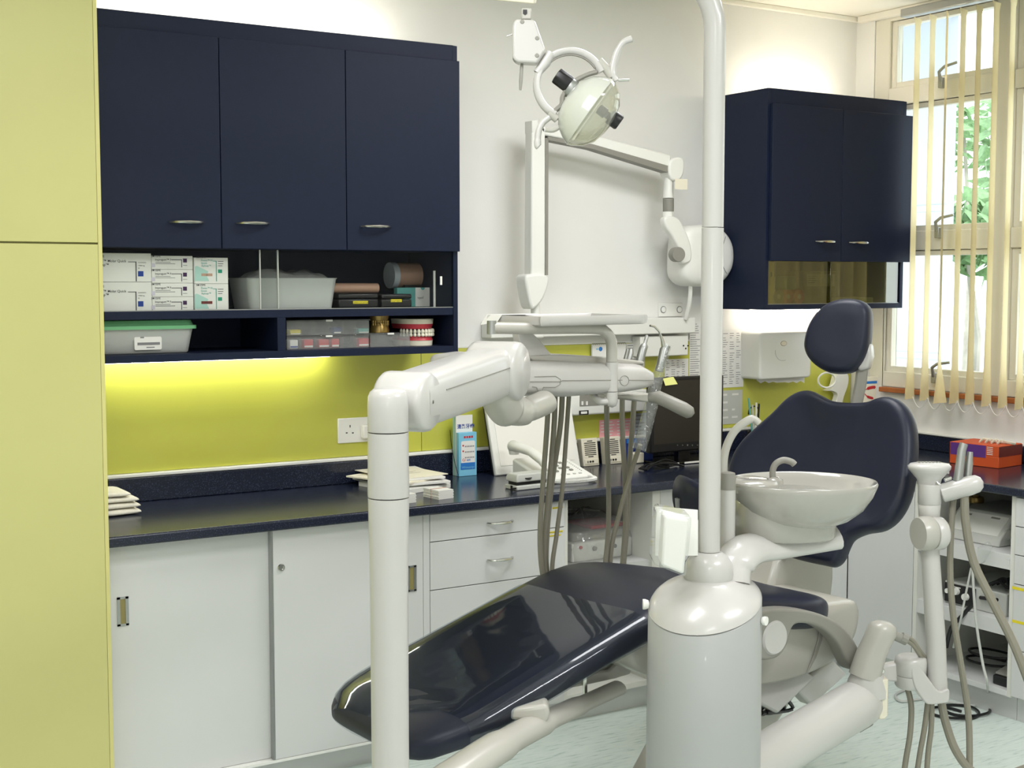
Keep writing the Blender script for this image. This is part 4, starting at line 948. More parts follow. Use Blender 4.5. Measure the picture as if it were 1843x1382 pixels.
for px, py in ((1230,622),(1238,622),(1234,627)):
    p = on(1, -.06, px, py); MB().lathe((p.x, -.062, p.z), [(.001, 0), (.0035, 0), (.0035, .002)], 10, (0,1,0)).build('hole', 'black', jb)
sp = thing('switch_plate', 'clear plate with two round buttons above the X-ray rail', 'switch', on(1, -.002, 1206, 570))
a = on(1, 0, 1184, 570); b = on(1, 0, 1227, 545)
MB().box((a.x, -.006, a.z), (b.x, -.0008, b.z)).build('plate', 'white_pl', sp, bevel=.002)
for px in (1192, 1221):
    p = on(1, 0, px, 557); bt = MB().lathe((p.x, -.006, p.z), [(.012, 0), (.012, .004), (.009, .006), (.001, .006)], 20, (0,-1,0)).build('button', 'white_pl', sp)
    MB().lathe((p.x, -.0065, p.z), [(.0145, 0), (.0145, .002), (.0125, .002), (.0125, 0)], 20, (0,-1,0)).build('ring', 'ink_grey', sp)
pn = thing('paper_note', 'small pale note stuck on the X-ray arm', 'note', K2(950, 838, XYp-.02))
slab(MB(), K2(925, 840, XYp-.022), X, Z, K2(980,840).x-K2(925,840).x, .042, .0006, Y).build('sheet', 'paper_cream', pn)
hk = thing('wall_hook', 'tiny white hook on the wall above the navy cabinet', 'hook', on(1, 0, 684, 72))
p = on(1, 0, 684, 62); MB().box((p.x-.006, -.005, p.z-.012), (p.x+.006, -.0005, p.z+.012)).tube([p-Y*.005, p-Y*.018-Z*.008, p-Y*.022+Z*.006], .002, 6).build('hook', 'white_pl', hk)

# ================================================================ NOTICES AND THINGS ON THE BACK WALL
def sheet(name, label, px0, py0, px1, py1, y=-.009, m='paper', rows=0, ink='ink', cols=0, head=None, cat='notice', hdr=0, group=None, fill=.6, seed=1):
    a = on(1, y, px0, py1); b = on(1, y, px1, py0)
    t = thing(name, label, cat, ((a.x+b.x)/2, y, a.z), group)
    MB().box((a.x, y-.0007, a.z), (b.x, y, b.z)).build('sheet', m, t)
    w = b.x-a.x; h = b.z-a.z; rnd = random.Random(seed)
    if rows:
        mb = MB(); st = h*.9/rows
        for k in range(rows):
            z = b.z-h*.06-st*k
            if cols:
                cwid = w*.9/cols
                for c in range(cols):
                    if rnd.random() < .85: quad(mb, (a.x+w*.05+cwid*c, y-.0012, z-st*.42), X, Z, cwid*rnd.uniform(.3, .75), st*.26)
            else:
                quad(mb, (a.x+w*.06, y-.0012, z-st*.40), X, Z, w*rnd.uniform(fill*.5, fill), st*.24)
        mb.build('printed_lines', ink, t)
    return t, a, b
WY = -.0085
# sheets to the left of the pole (on the wall and the splashback)
sheet('notice', 'tall typed notice on the wall just left of the lamp pole', 1240, 575, 1262, 690, WY, rows=26, ink='ink_grey', fill=.9, seed=3)
sheet('notice', 'typed table notice above the computer screen', 1196, 645, 1239, 682, WY, rows=8, cols=4, ink='ink_grey', seed=4)
sheet('notice', 'small white notice pinned on the green splashback behind the handpieces', 1127, 617, 1160, 662, WY, rows=8, fill=.85, ink='ink_grey', seed=5)
sheet('notice', 'pink ruled chart behind the intercom boxes', 1078, 752, 1142, 800, WY, m='pink', rows=7, cols=4, ink='paper', seed=6)
sheet('notice', 'pale blue list on the splashback left of the screen', 1142, 742, 1166, 795, WY, m='facade', rows=7, fill=.8, ink='ink_grey', seed=7)
sheet('notice', 'typed price list on the wall right of the lamp pole', 1298, 592, 1339, 698, WY, rows=24, cols=3, ink='ink_grey', seed=8)
sheet('notice', 'plain pale sheet below the typed price list', 1298, 701, 1336, 764, WY, m='grey_dev', rows=4, cols=2, ink='paper', seed=9)
# flip calendar
t, a, b = sheet('flip_calendar', 'white spiral flip calendar with a blue globe logo above the delivery unit', 1066, 618, 1126, 655, -.02, rows=0, cat='calendar')
MB().box((a.x-.004, -.0195, a.z), (b.x+.004, -.0165, b.z)).build('back_card', 'grey_dev', t)
m = MB()
for k in range(18):
    xx = a.x+(b.x-a.x)*(k+.5)/18; m.tube([V((xx, -.022, b.z-.004)), V((xx, -.024, b.z+.003)), V((xx, -.016, b.z+.004)), V((xx, -.014, b.z-.002))], .0009, 4)
m.build('spiral', 'grey_pl', t)
p = on(1, -.021, 1081, 628); m = MB(); m.lathe((p.x, -.0208, p.z), [(.001, 0), (.009, 0), (.009, .0006)], 20, (0,-1,0)); m.build('logo', 'deep_blue', t)
m = MB(); quad(m, (p.x-.022, -.0212, p.z-.003), X, Z, .010, .006); m.build('printed_mark', 'sky_blue', t)
# wall device with rocker switch
dv = thing('wall_device', 'white rounded wall unit with grey panel and rocker switch', 'device', on(1, -.04, 1105, 750))
a = on(1, -.08, 1026, 749); b = on(1, -.08, 1172, 700)
MB().loft([rrect((a.x, 0, a.z), X, Z, b.x-a.x, b.z-a.z, .02)] and [[V((p.x, y, p.z)) for p in rrect((a.x+i, 0, a.z+i), X, Z, b.x-a.x-2*i, b.z-a.z-2*i, .02-i*.5)] for i, y in ((0, -.009), (0, -.07), (.003, -.078), (.008, -.08))]).build('case', 'white_pl', dv, ang=50)
def onbox(px0, py0, px1, py1, y, th, nm, m, parent, bev=.001):
    q = on(1, y, px0, py1); r = on(1, y, px1, py0); return MB().box((q.x, y-th, q.z), (r.x, y-.0002, r.z)).build(nm, m, parent, bevel=bev)
pl = onbox(1043, 707, 1088, 731, -.08, .003, 'panel', 'grey_pl', dv)
for px in (1048, 1056): onbox(px-2, 722, px+1, 729, -.083, .004, 'toggle', 'white_pl', pl, .0)
onbox(1042, 738, 1059, 747, -.08, .002, 'switch_frame', 'black', dv, .0); onbox(1045, 740, 1056, 745, -.0825, .004, 'rocker', 'white_pl', dv, .001)
# mains socket with plug
so = thing('mains_socket', 'white double mains socket on the green splashback', 'socket', on(1, -.008, 640, 799))
a = on(1, -.0075, 607, 798); zt2 = on(1, -.0075, 607, 753).z
MB().box((a.x, -.017, a.z), (a.x+.148, -.0072, zt2)).build('plate', 'white_gloss', so, bevel=.003)
for px, py, w, h in ((630,767,.0035,.009),(624,779,.007,.004),(635,779,.007,.004)):
    p = on(1, -.0172, px, py); MB().box((p.x-w/2, -.0178, p.z-h/2), (p.x+w/2, -.0169, p.z+h/2)).build('slot', 'black', so)
pg = thing('mains_plug', 'white plug pushed into the mains socket', 'plug', on(1, -.02, 656, 790))
p = on(1, -.03, 660, 776); MB().box((p.x-.02, -.045, p.z-.026), (p.x+.03, -.0175, p.z+.024)).build('body', 'white_gloss', pg, bevel=.006, seg=3)
MB().tube([V((p.x+.005, -.04, p.z-.024)), V((p.x+.006, -.045, p.z-.06)), V((p.x+.02, -.03, p.z-.13))], .004, 8).build('cable', 'white_pl', pg)
# paper towel dispenser
pd = thing('towel_dispenser', 'white paper towel dispenser under the navy cabinet by the window', 'dispenser', on(1, -.06, 1400, 690))
a = on(1, -.13, 1367, 684); b = on(1, -.13, 1452, 595)
MB().loft([[V((p.x, y, p.z)) for p in rrect((a.x+i, 0, a.z+i), X, Z, b.x-a.x+.03-2*i, b.z-a.z-2*i, .015)] for i, y in ((0, -.009), (0, -.12), (.003, -.128), (.008, -.13))]).build('case', 'white_pl', pd, ang=50)
p = on(1, -.131, 1411, 618); MB().lathe((p.x, -.1302, p.z), [(.001, 0), (.011, 0), (.014, .0015), (.014, .003)], 24, (0,1,0), 1.6).build('badge_rim', 'gold', pd)
MB().lathe((p.x, -.1312, p.z), [(.001, 0), (.010, 0), (.010, .002)], 24, (0,1,0), 1.6).build('badge', 'paper_cream', pd)
MB().tube([V((p.x+.045*math.cos(math.radians(q))-.004, -.1305, p.z-.035+.04*math.sin(math.radians(q)))) for q in range(170, 300, 10)], .0012, 5).build('embossed_arc', 'grey_dev', pd)
q0 = on(1, -.09, 1362, 683); q1 = on(1, -.09, 1448, 683); m = MB(); n_ = 12
tp_ = [q0.lerp(q1, k/n_)+Z*.01 for k in range(n_+1)]; bt_ = [q0.lerp(q1, k/n_)-Z*(.004+.012*abs(math.sin(k*1.7))) for k in range(n_+1)]
for k in range(n_): m.add([tp_[k], tp_[k+1], bt_[k+1], bt_[k]], [(0,1,2,3)]).add([tp_[k]+Y*.001, tp_[k+1]+Y*.001, bt_[k+1]+Y*.001, bt_[k]+Y*.001], [(3,2,1,0)])
m.build('paper_towel', 'paper', pd, smooth=False)
# white loop holder
lp = thing('loop_holder', 'white plastic loop holder on the green splashback under the headrest', 'holder', on(1, -.05, 1500, 720))
c_ = on(1, -.06, 1488, 684); 
MB().tube([c_+X*.042*math.cos(a_)+Z*.034*math.sin(a_)-Y*.012*math.cos(a_) for a_ in [2*math.pi*k/28 for k in range(29)]], .0045, 8).build('loop', 'white_gloss', lp)
ol = spl([on(1, -.055, px, py) for px, py in ((1508,672),(1525,672),(1527,690),(1519,714),(1512,740),(1500,740),(1508,712),(1500,704),(1488,703),(1500,696))], 4, True)
MB().prism(ol, Y*.03).build('stem', 'white_gloss', lp, bevel=.003)
# beige box in the corner, leaflet card, pen cup
bb = thing('corner_conduit_box', 'beige box on the wall beside the window frame', 'box', on(1, -.05, 1574, 672))
onbox(1564, 608, 1586, 674, -.05, .04, 'case', 'cream_pl', bb, .003)
lf = thing('dental_leaflet', 'white dental leaflet with a blue bar and red mouth drawing behind the backrest', 'leaflet', on(2, CT, 1570, 760))
q = on(1, -.16, 1549, 724); yy = -.16; a = on(1, yy, 1549, 724); b = on(1, yy, 1607, 676)
MB().box((a.x, yy, CT+.0005), (b.x, yy+.012, b.z)).build('card', 'paper_cream', lf, bevel=.001)
onbox(1557, 684, 1600, 691, yy-.0004, .0006, 'blue_bar', 'deep_blue', lf, 0)
m = MB()
for pts, r in ((((1556,702),(1562,699),(1570,697),(1576,697)), [.002,.007,.007,.001]), (((1556,708),(1562,714),(1572,717)), [.002,.006,.002])): m.tube(spl([on(1, yy-.001, *p_) for p_ in pts], 4), [r[min(len(r)-1, k//4)] for k in range(4*(len(pts)-1)+1)], 6, flat=.1)
m.build('mouth_drawing', 'red', lf)
pc = thing('pen_cup', 'dark cup of pens behind the cup filler spout', 'cup', on(1, -.05, 1352, 775))
p = on(1, -.07, 1355, 750); MB().lathe((p.x, -.09, CT+.0005), [(.001, 0), (.034, 0), (.036, .085), (.033, .085), (.031, .004), (.001, .004)], 24).build('cup', 'black', pc)
for px, dx_, m_, top in ((1343, -.01, 'teal', 716), (1350, -.005, 'grey_dev', 728), (1357, .0, 'white_pl', 724), (1362, .006, 'black', 726)):
    tpz = on(1, -.07, px, top); MB().tube([V((p.x+dx_, -.09, CT+.01)), V((tpz.x, -.085, tpz.z))], .004, 8).build('pen', m_, pc)
MB().tube(spl([on(1, -.07, *q_) for q_ in ((1347,746),(1349,736),(1358,731),(1365,736),(1364,748))], 4), .003, 8).build('scissor_loop', 'black', pc)
# ================================================================ CONTENTS OF THE LEFT WALL CABINET
G1 = lambda x, y, yy: on(1, yy, 170+x/6.008, 430+y/6.008)
G2 = lambda x, y, yy: on(1, yy, 430+x/4.495, 440+y/4.495)
BY = -.30
def cartons():
    zr = zsh+.0005
    # heights from the photograph, boxes stand on the shelf
    def carton(lab, x0, x1, z0, z1, grp, deco, depth=.15):
        t = thing('carton', lab, 'carton', ((x0+x1)/2, BY+depth/2, z0), grp)
        MB().box((x0, BY, z0), (x1, BY+depth, z1)).build('box', 'paper', t, bevel=.0015)
        deco(t, x0, x1, z0, z1); return t
    F = BY-.0006
    def lines(t, segs, m='ink', w=.0009):
        mb = MB()
        for p, q in segs: mb.box((min(p.x, q.x)-w, F, min(p.z, q.z)-w), (max(p.x, q.x)+w, BY-.0001, max(p.z, q.z)+w))
        mb.build('rule', m, t)
    def tx(t, items, m='ink'):
        mb = MB()
        for s_, sz, p, al in items: text(mb, s_, sz, (p.x, F-.0003, p.z), align=al, bold=.006)
        mb.build('lettering', m, t)
    def sq(t, p, q, m, nm='colour_mark'):
        MB().box((p.x, F, q.z), (q.x, BY-.0001, p.z)).build(nm, m, t)
    hz_ = (G1(0, 455, BY).z-G1(0, 770, BY).z)
    for i in range(2):
        z0 = zr+i*(hz_+.0008); oy = 325*(1-i)
        def deco(t, x0, x1, z0, z1, oy=oy):
            g = lambda x, y: V((G1(x, y+oy, BY).x, 0, G1(x, y+oy, BY).z))
            tx(t, [('3M ESPE', .010, g(106, 200), 'RIGHT'), ('Ketac™ Molar Quick', .0112, g(343, 252), 'RIGHT'), ('Aplicap™', .0112, g(158, 292), 'RIGHT'), ('CONTENTS', .0048, g(470, 262), 'LEFT'), ('17000 mg', .0052, g(470, 294), 'LEFT'), ('50', .0052, g(470, 322), 'LEFT')])
            lines(t, [(g(365, 248), g(450, 248)), (g(450, 248), g(450, 455))]); sq(t, g(470, 348), g(530, 405), 'ink_blue')
        carton(['white cement carton with a blue square, lower of the pair beside the yellow cabinet', 'white cement carton with a blue square, upper of the pair beside the yellow cabinet'][i], 1.078, G1(609, 0, BY).x, z0, z0+hz_, 'blue marked cartons', deco)
    hz_ = (G1(0, 464, BY).z-G1(0, 765, BY).z)/2
    for i in range(4):
        z0 = zr+i*(hz_+.0006); oy = 152*(3-i)
        def deco(t, x0, x1, z0, z1, oy=oy):
            g = lambda x, y: V((G1(x, y+oy, BY).x, 0, G1(x, y+oy, BY).z))
            tx(t, [('3M ESPE', .0085, g(612, 196), 'LEFT'), ('Impregum™ F', .0088, g(655, 234), 'LEFT')])
            lines(t, [(g(662, 252), g(820, 252)), (g(662, 268), g(870, 268)), (g(960, 285), g(1000, 285))], 'ink_grey', .0007)
            lines(t, [(g(835, 226), g(943, 226)), (g(943, 226), g(943, 304))]); sq(t, g(957, 212), g(1000, 255), 'ink_purple'); sq(t, g(614, 262), g(656, 305), 'lilac', 'tint_patch')
        carton(['flat white carton with a purple square, lowest of four in the stack', 'flat white carton with a purple square, second from the bottom of four', 'flat white carton with a purple square, third from the bottom of four', 'flat white carton with a purple square, topmost of four in the stack'][i], G1(612, 0, BY).x, G1(1058, 0, BY).x, z0, z0+hz_, 'purple marked cartons', deco)
    hz_ = (G1(0, 465, BY).z-G1(0, 760, BY).z)
    for i in range(2):
        z0 = zr+i*(hz_+.0006); oy = 300*(1-i)
        def deco(t, x0, x1, z0, z1, oy=oy, i=i):
            g = lambda x, y: V((G1(x, y+oy, BY).x, 0, G1(x, y+oy, BY).z))
            tx(t, [('3M ESPE', .0088, g(1098, 208), 'LEFT')])
            lines(t, [(g(1337, 243), g(1392, 243)), (g(1337, 268), g(1390, 268)), (g(1340, 290), g(1380, 290))], 'ink', .0008)
            tx(t, [('Photac™ Fil', .0078, g(1150, 240), 'LEFT'), ('Quick', .0082, g(1150, 270), 'LEFT'), ('Aplicap™', .0082, g(1155, 299), 'LEFT')], 'ink_teal')
            MB().prism([V((p.x, F+.0001, p.z)) for p in (g(1085, 300), g(1105, 290), g(1230, 350), g(1215, 400), g(1240, 455), g(1085, 455))], Y*.0004).build('tint_patch', 'mint', t)
            lines(t, [(g(1285, 240), g(1318, 240)), (g(1318, 240), g(1318, 455))], 'ink_teal'); sq(t, g(1335, 330), g(1380, 368), 'ink_green')
            sq(t, g(1155, 373), g(1275, 402), 'tan' if i else 'maroon', 'shade_bar')
            tx(t, [('A3' if i else 'A2', .006, g(1205, 396), 'LEFT')])
        carton(['square white carton with green print and a brown bar, lower of two', 'square white carton with green print and a tan bar, upper of two'][i], G1(1072, 0, BY).x, G1(1440, 0, BY).x, z0, z0+hz_, 'green printed cartons', deco)
cartons()
z1 = zsh+.0005
# plastic tub with a bag heaped in it
t = thing('plastic_tub', 'milky plastic tub heaped with a crumpled clear bag behind the glass', 'tub', (G2(440, 0, -.2).x, -.2, z1))
x0, x1 = G2(70, 0, -.29).x, G2(798, 0, -.29).x; zt3 = G2(0, 270, -.29).z
MB().loft([[V((p.x, p.y, z)) for p in rrect((x0+i, -.29+i, 0), X, Y, x1-x0-2*i, .19-2*i, .02)] for i, z in ((.012, z1), (.0, zt3-.004), (-.004, zt3), (.002, zt3), (.006, zt3-.01), (.014, z1+.004))]).build('tub', 'tub', t, ang=50)
MB().box((x0+.016, -.275, z1+.005), (x1-.016, -.115, zt3-.03)).build('contents', 'paper', t, bevel=.01)
m = MB(); rnd = random.Random(11); nx, ny = 16, 8; rows_ = []
for j in range(ny+1):
    for i in range(nx+1):
        u = i/nx; v = j/ny; hgt = (.042+.012*math.sin(7*u+2*v))*math.sin(math.pi*u)**.7*math.sin(math.pi*v)**.5+.010*rnd.random()
        m.v.append(V((x0+.01+(x1-x0-.02)*u, -.285+.17*v, zt3-.012+hgt*(1 if 0 < j < ny else .1))))
for j in range(ny):
    for i in range(nx): k = j*(nx+1)+i; m.f.append((k, k+1, k+nx+2, k+nx+1))
m.build('bag', 'bag', t, ang=20)
# roll of pinkish film
t = thing('film_roll', 'thin pinkish brown roll lying on two black cases', 'roll', (G2(900, 0, -.2).x, -.2, G2(0, 392, -.2).z))
p = G2(690, 352, -.225); q = G2(1120, 352, -.225); MB().tube([p, q], .017, 16).build('roll', 'pinkroll', t)
for x0, x1, yt, tape_, txt, lab in ((803, 1130, 396, (925,1045,456,480), 'APEX LOCATOR', 'black instrument case with a yellow tape label, left of two'), (1150, 1400, 400, (1230,1318,442,466), 'PULP TEST', 'black instrument case with a yellow tape label, right of two')):
    t = thing('instrument_case', lab, 'case', ((G2(x0, 0, -.27).x+G2(x1, 0, -.27).x)/2, -.2, z1), 'black instrument cases')
    a = G2(x0, 0, -.27); b = G2(x1, yt, -.27)
    MB().box((a.x, -.27, z1), (b.x, -.18, z1+(b.z-z1)*.62)).build('base', 'black', t, bevel=.005)
    MB().box((a.x, -.27, z1+(b.z-z1)*.64), (b.x, -.18, b.z)).build('lid', 'black', t, bevel=.005)
    c = G2(tape_[0], tape_[3], -.272); d = G2(tape_[1], tape_[2], -.272)
    MB().box((c.x, -.2715, c.z), (d.x, -.2702, d.z)).build('label_tape', 'tape', t)
    m = MB(); text(m, txt, (d.z-c.z)*.8, (c.x+.001, -.2718, c.z+.001)); m.build('lettering', 'ink', t)
t = thing('small_carton', 'teal sided carton with a white handwritten tab at the shelf end', 'carton', (G2(1410, 0, -.22).x, -.22, z1))
a = G2(1278, 0, -.175); b = G2(1545, 348, -.175)
MB().box((a.x, -.175, z1), (b.x, -.148, b.z)).build('box', 'teal', t, bevel=.0015)
c = G2(1425, 0, -.175); tabpts = [V((c.x, -.1765, z1+.001)), V((b.x, -.1765, z1+.001)), V((b.x, -.1765, b.z))]
mid = (c.x+b.x)/2
for k in range(7): a_ = math.pi*k/6; tabpts.append(V((mid+.009*math.cos(a_), -.1765, b.z-.009*math.sin(a_))))
tabpts.append(V((c.x, -.1765, b.z)))
MB().prism(tabpts, Y*.0013).build('tab', 'paper', t)
hw_ = G2(1445, 432, -.1772); m = MB(); m.tube([hw_+V((.0016*k, 0, .004*math.sin(k*2.2)*(1 if k % 5 else 1.6))) for k in range(16)], .0005, 4); m.build('handwriting', 'ink', t)
t = thing('tape_roll', 'large brown roll with a pale end lying behind the glass at the shelf end', 'roll', (G2(1400, 0, -.1).x, -.1, z1))
rx_ = V((UX1-.026, -.1, G2(1250, 250, -.1).z)); MB().tube([G2(1250, 250, -.1), rx_], .045, 24).build('roll', 'pinkroll', t)
MB().tube([G2(1215, 250, -.1), G2(1260, 250, -.1)], .047, 24).build('end_disc', 'facade', t)
MB().box((G2(1300, 0, -.1).x, -.14, z1), (UX1-.03, -.05, G2(0, 330, -.1).z)).build('cradle', 'black', t)
t = thing('plastic_tube', 'upright clear plastic tube beside the teal carton', 'tube', (G2(1580, 0, -.25).x, -.25, z1))
p = G2(1580, 0, -.25); MB().tube([V((p.x, -.25, z1)), V((p.x, -.25, G2(0, 205, -.25).z))], .0045, 10).build('tube', 'white_pl', t)
# ---- lower row
z2 = UZ0+.0245
t = thing('lidded_tub', 'milky plastic tub with a green lid on the lowest shelf', 'tub', (1.2, -.2, z2))
yy = -.31; a = G1(150, 1270, yy); b = G1(1085, 980, yy); lz = G1(0, 985, yy).z; lt = G1(0, 880, yy).z
xa = 1.085
MB().loft([[V((p.x, p.y, z)) for p in rrect((xa+i, yy+i, 0), X, Y, b.x-xa-2*i, .2-2*i, .025)] for i, z in ((.016, z2), (.012, z2+.004), (0, lz), (.004, lz), (.018, z2+.008))]).build('tub', 'tub', t, ang=50)
MB().box((xa+.03, yy+.03, z2+.006), (b.x-.03, yy+.16, lz-.01)).build('contents', 'grey_dev', t, bevel=.01)
MB().loft([[V((p.x, p.y, z)) for p in rrect((xa+i, yy+i, 0), X, Y, b.x-xa-2*i, .2-2*i, .025)] for i, z in ((-.009, lz-.001), (-.009, lz+.010), (-.002, lz+.011), (.004, lt-.004), (.012, lt))]).build('lid', 'lid_green', t, ang=40)
c = G1(437, 1203, yy-.001); d = G1(730, 1055, yy-.001)
st = MB().prism(rrect((c.x, yy-.0012+.004, c.z), X, Z, d.x-c.x, d.z-c.z, .005), Y*.0008).build('sticker', 'paper', t)
q = G1(468, 1150, yy); r = G1(710, 1115, yy); MB().box((q.x, yy+.002, q.z), (r.x, yy+.0027, r.z)).build('grey_band', 'ink_grey', st)
m = MB(); quad(m, (G1(475, 0, yy).x, yy+.0024, G1(0, 1085, yy).z), X, Z, .012, .004); quad(m, (G1(540, 0, yy).x, yy+.0024, G1(0, 1193, yy).z), X, Z, .026, .003); m.build('printed_lines', 'ink_grey', st)
def organizer(lab, x0, x1, zb, zt_, y, divs, dep=.16):
    t = thing('organizer_box', lab, 'storage box', ((x0+x1)/2, y+dep/2, zb))
    MB().box((x0, y, zb), (x1, y+dep, zb+.002)).box((x0, y, zb), (x1, y+.0015, zt_-.005)).box((x0, y+dep-.0015, zb), (x1, y+dep, zt_-.005)).box((x0, y, zb), (x0+.0015, y+dep, zt_-.005)).box((x1-.0015, y, zb), (x1, y+dep, zt_-.005)).build('tray', 'acrylic', t)
    for d in divs: MB().box((d-.0008, y+.002, zb+.002), (d+.0008, y+dep-.002, zt_-.006)).build('divider', 'acrylic', t)
    MB().box((x0-.003, y-.003, zt_-.005), (x1+.003, y+dep, zt_)).build('lid', 'acrylic', t, bevel=.001)
    c_ = (x0+x1)/2; MB().box((c_-.012, y-.006, zt_-.006), (c_+.012, y-.003, zt_)).build('latch', 'white_pl', t)
oy = -.30
zm = G2(0, 748, oy).z; zt4 = G2(0, 620, oy).z
gx2 = lambda x: G2(x, 700, oy).x
organizer('clear compartment box, lower one, holding red packets', gx2(388), gx2(1050), z2, zm-.001, oy, [gx2(x) for x in (505, 625, 735, 845, 950)])
organizer('clear compartment box, upper one, tilted stack above the red packets', gx2(388), gx2(1054), zm, zt4, oy, [gx2(x) for x in (512, 625, 735, 848, 950)])
organizer('clear empty compartment box beside the tooth model', gx2(1062), gx2(1382), z2, G2(0, 742, oy).z, oy, [gx2(x) for x in (1180, 1282)])
def packet(lab, x0, x1, y0, y1, m, base, grp):
    a = G2(x0, 0, oy+.01); b = G2(x1, 0, oy+.01); h = G2(0, y0, oy).z-G2(0, y1, oy).z
    t = thing('packet', lab, 'packet', ((a.x+b.x)/2, oy+.03, base), grp)
    MB().box((a.x, oy+.008, base), (b.x, oy+.05, base+h)).build('pack', m, t, bevel=.003)
    MB().box((a.x+.002, oy+.0072, base+h*.1), (b.x-.002, oy+.008, base+h*.3)).build('print_band', 'paper' if m != 'paper' else 'ink_blue', t)
for i, (x0, x1) in enumerate(((515, 592), (637, 722), (740, 802), (960, 1045))):
    packet(['red packet at the left of the lower compartment box', 'widest red packet in the lower compartment box', 'narrow red packet beside the widest one in the lower compartment box', 'red packet at the right end of the lower compartment box'][i], x0, x1, 782, 855, 'red', z2+.0025, 'red packets')
packet('white packet in the first compartment of the lower box', 400, 468, 790, 862, 'paper', z2+.0025, 'small packets')
packet('yellow packet in the upper compartment box', 405, 492, 695, 738, 'tape', zm+.0025, 'small packets')
packet('blue and white packet in the upper compartment box', 757, 820, 682, 738, 'navy_blue', zm+.0025, 'small packets')
packet('teal packet in the upper compartment box', 960, 1045, 695, 738, 'teal', zm+.0025, 'small packets')
# gold tinted clear jaw model on the right-hand organizer
t = thing('jaw_model', 'amber see-through jaw model on the clear compartment box', 'dental model', (G2(1135, 0, -.25).x, -.25, G2(0, 742, oy).z+.0003))
zb_ = G2(0, 742, oy).z+.0005; p = G2(1135, 650, -.25); hh = G2(0, 572, -.25).z-zb_; rr_ = (G2(1210, 0, -.25).x-G2(1062, 0, -.25).x)/2
MB().lathe((p.x, -.25, zb_), [(.001, 0), (rr_, 0), (rr_, hh*.12), (rr_*.92, hh*.3), (rr_*.85, hh*.48), (.001, hh*.48)], 26).build('lower_jaw', 'gold', t, ang=40)
MB().lathe((p.x, -.25, zb_), [(.001, hh*.52), (rr_*.85, hh*.52), (rr_*.92, hh*.7), (rr_, hh*.88), (rr_, hh), (.001, hh)], 26).build('upper_jaw', 'gold', t, ang=40)
for s_ in (-1, 1):
    for k in range(9):
        a_ = math.pi*(1.12+.76*k/8); c = V((p.x+rr_*.88*math.cos(a_), -.25+rr_*.88*math.sin(a_), zb_+hh*(.5+s_*.07))); MB().lathe(c-Z*.005, [(.001, 0), (.003, .001), (.0036, .005), (.003, .009), (.001, .01)], 8).build('tooth', 'gold', t)
# teeth model
t = thing('teeth_model', 'plaster model of red gums and white teeth on the lowest shelf', 'dental model', (G2(1460, 0, -.27).x, -.25, z2))
p = G2(1460, 720, -.27); a = G2(1328, 0, -.27).x; b = G2(1592, 0, -.27).x; w_ = (b-a)/2; c0 = (a+b)/2
zz = lambda y: G2(0, y, -.27).z
sh = z2-zz(838)
def arch(k, n, r=1.0): 
    a_ = math.pi*(1.0+k/(n-1)); return V((c0+w_*.90*r*math.cos(a_), -.235+.065*r*math.sin(a_), 0))
def plate(z0, z1, r0, r1, m, nm):
    pts0 = [arch(k, 15, r0) for k in range(15)]; pts1 = [arch(k, 15, r1) for k in range(15)]
    MB().loft([[q+Z*z0 for q in pts0]+[V((c0+w_*.9*r0, -.17, z0)), V((c0-w_*.9*r0, -.17, z0))], [q+Z*z1 for q in pts1]+[V((c0+w_*.9*r1, -.17, z1)), V((c0-w_*.9*r1, -.17, z1))]]).build(nm, m, t, ang=40)
plate(z2, zz(788)+sh, 1.0, 1.03, 'plaster', 'lower_base'); plate(zz(654)+sh, zz(606)+sh, 1.04, 1.08, 'plaster', 'upper_base')
plate(zz(792)+sh, zz(752)+sh, 1.05, .95, 'gum', 'lower_gum'); plate(zz(692)+sh, zz(650)+sh, .97, 1.08, 'gum', 'upper_gum')
for row, zc2 in ((0, zz(712)+sh), (1, zz(742)+sh)):
    for k in range(14):
        a_ = math.pi*(1.0+(k+.5)/14); c = V((c0+w_*.93*math.cos(a_), -.235+.068*math.sin(a_), zc2)); sz = .0052+.0012*math.sin(math.pi*(k+.5)/14)
        hgt = .0082 if row == 0 else .0072
        MB().lathe(c-Z*hgt, [(.0005, 0), (sz*.75, .001), (sz, hgt*.6), (sz*.9, hgt*1.4), (sz*.5, hgt*1.9), (.0005, hgt*2)], 10).build('tooth', 'tooth', t, ang=70)
# ================================================================ CONTENTS OF THE RIGHT WALL CABINET
z3 = RZ0+.0225
def rbox(name, lab, px0, py0, px1, y, dep, m, cat, parts=None):
    a = on(1, y, px0, 545); b = on(1, y, px1, py0)
    t = thing(name, lab, cat, ((a.x+b.x)/2, y+dep/2, z3)); o = MB().box((a.x, y, z3), (b.x, y+dep, b.z)).build('body', m, t, bevel=.003)
    return t, a, b
t, a, b = rbox('ring_binder', 'yellow spined binder at the left of the right-hand cabinet shelf', 1384, 472, 1394, -.28, .2, 'tape', 'binder')
m = MB(); p_ = on(1, -.2806, 1387, 498); quad(m, (p_.x, -.2806, p_.z), X, Z, .008, .02); m.build('printed_mark', 'ink', t)
t, a, b = rbox('tissue_carton', 'grey carton with a white printed label behind the right-hand glass', 1446, 488, 1506, -.2, .12, 'olive', 'carton')
q = on(1, -.2005, 1452, 515); r = on(1, -.2005, 1502, 493); MB().box((q.x, -.202, q.z), (r.x, -.2003, r.z)).build('label', 'paper', t)
m = MB()
for k in range(4): quad(m, (q.x+.006, -.2024, r.z-.012-.009*k), X, Z, .05-.008*(k % 2), .003)
m.build('printed_lines', 'ink', t)
t, a, b = rbox('index_box', 'teal box on the right-hand cabinet shelf', 1394, 497, 1432, -.18, .1, 'teal', 'box')
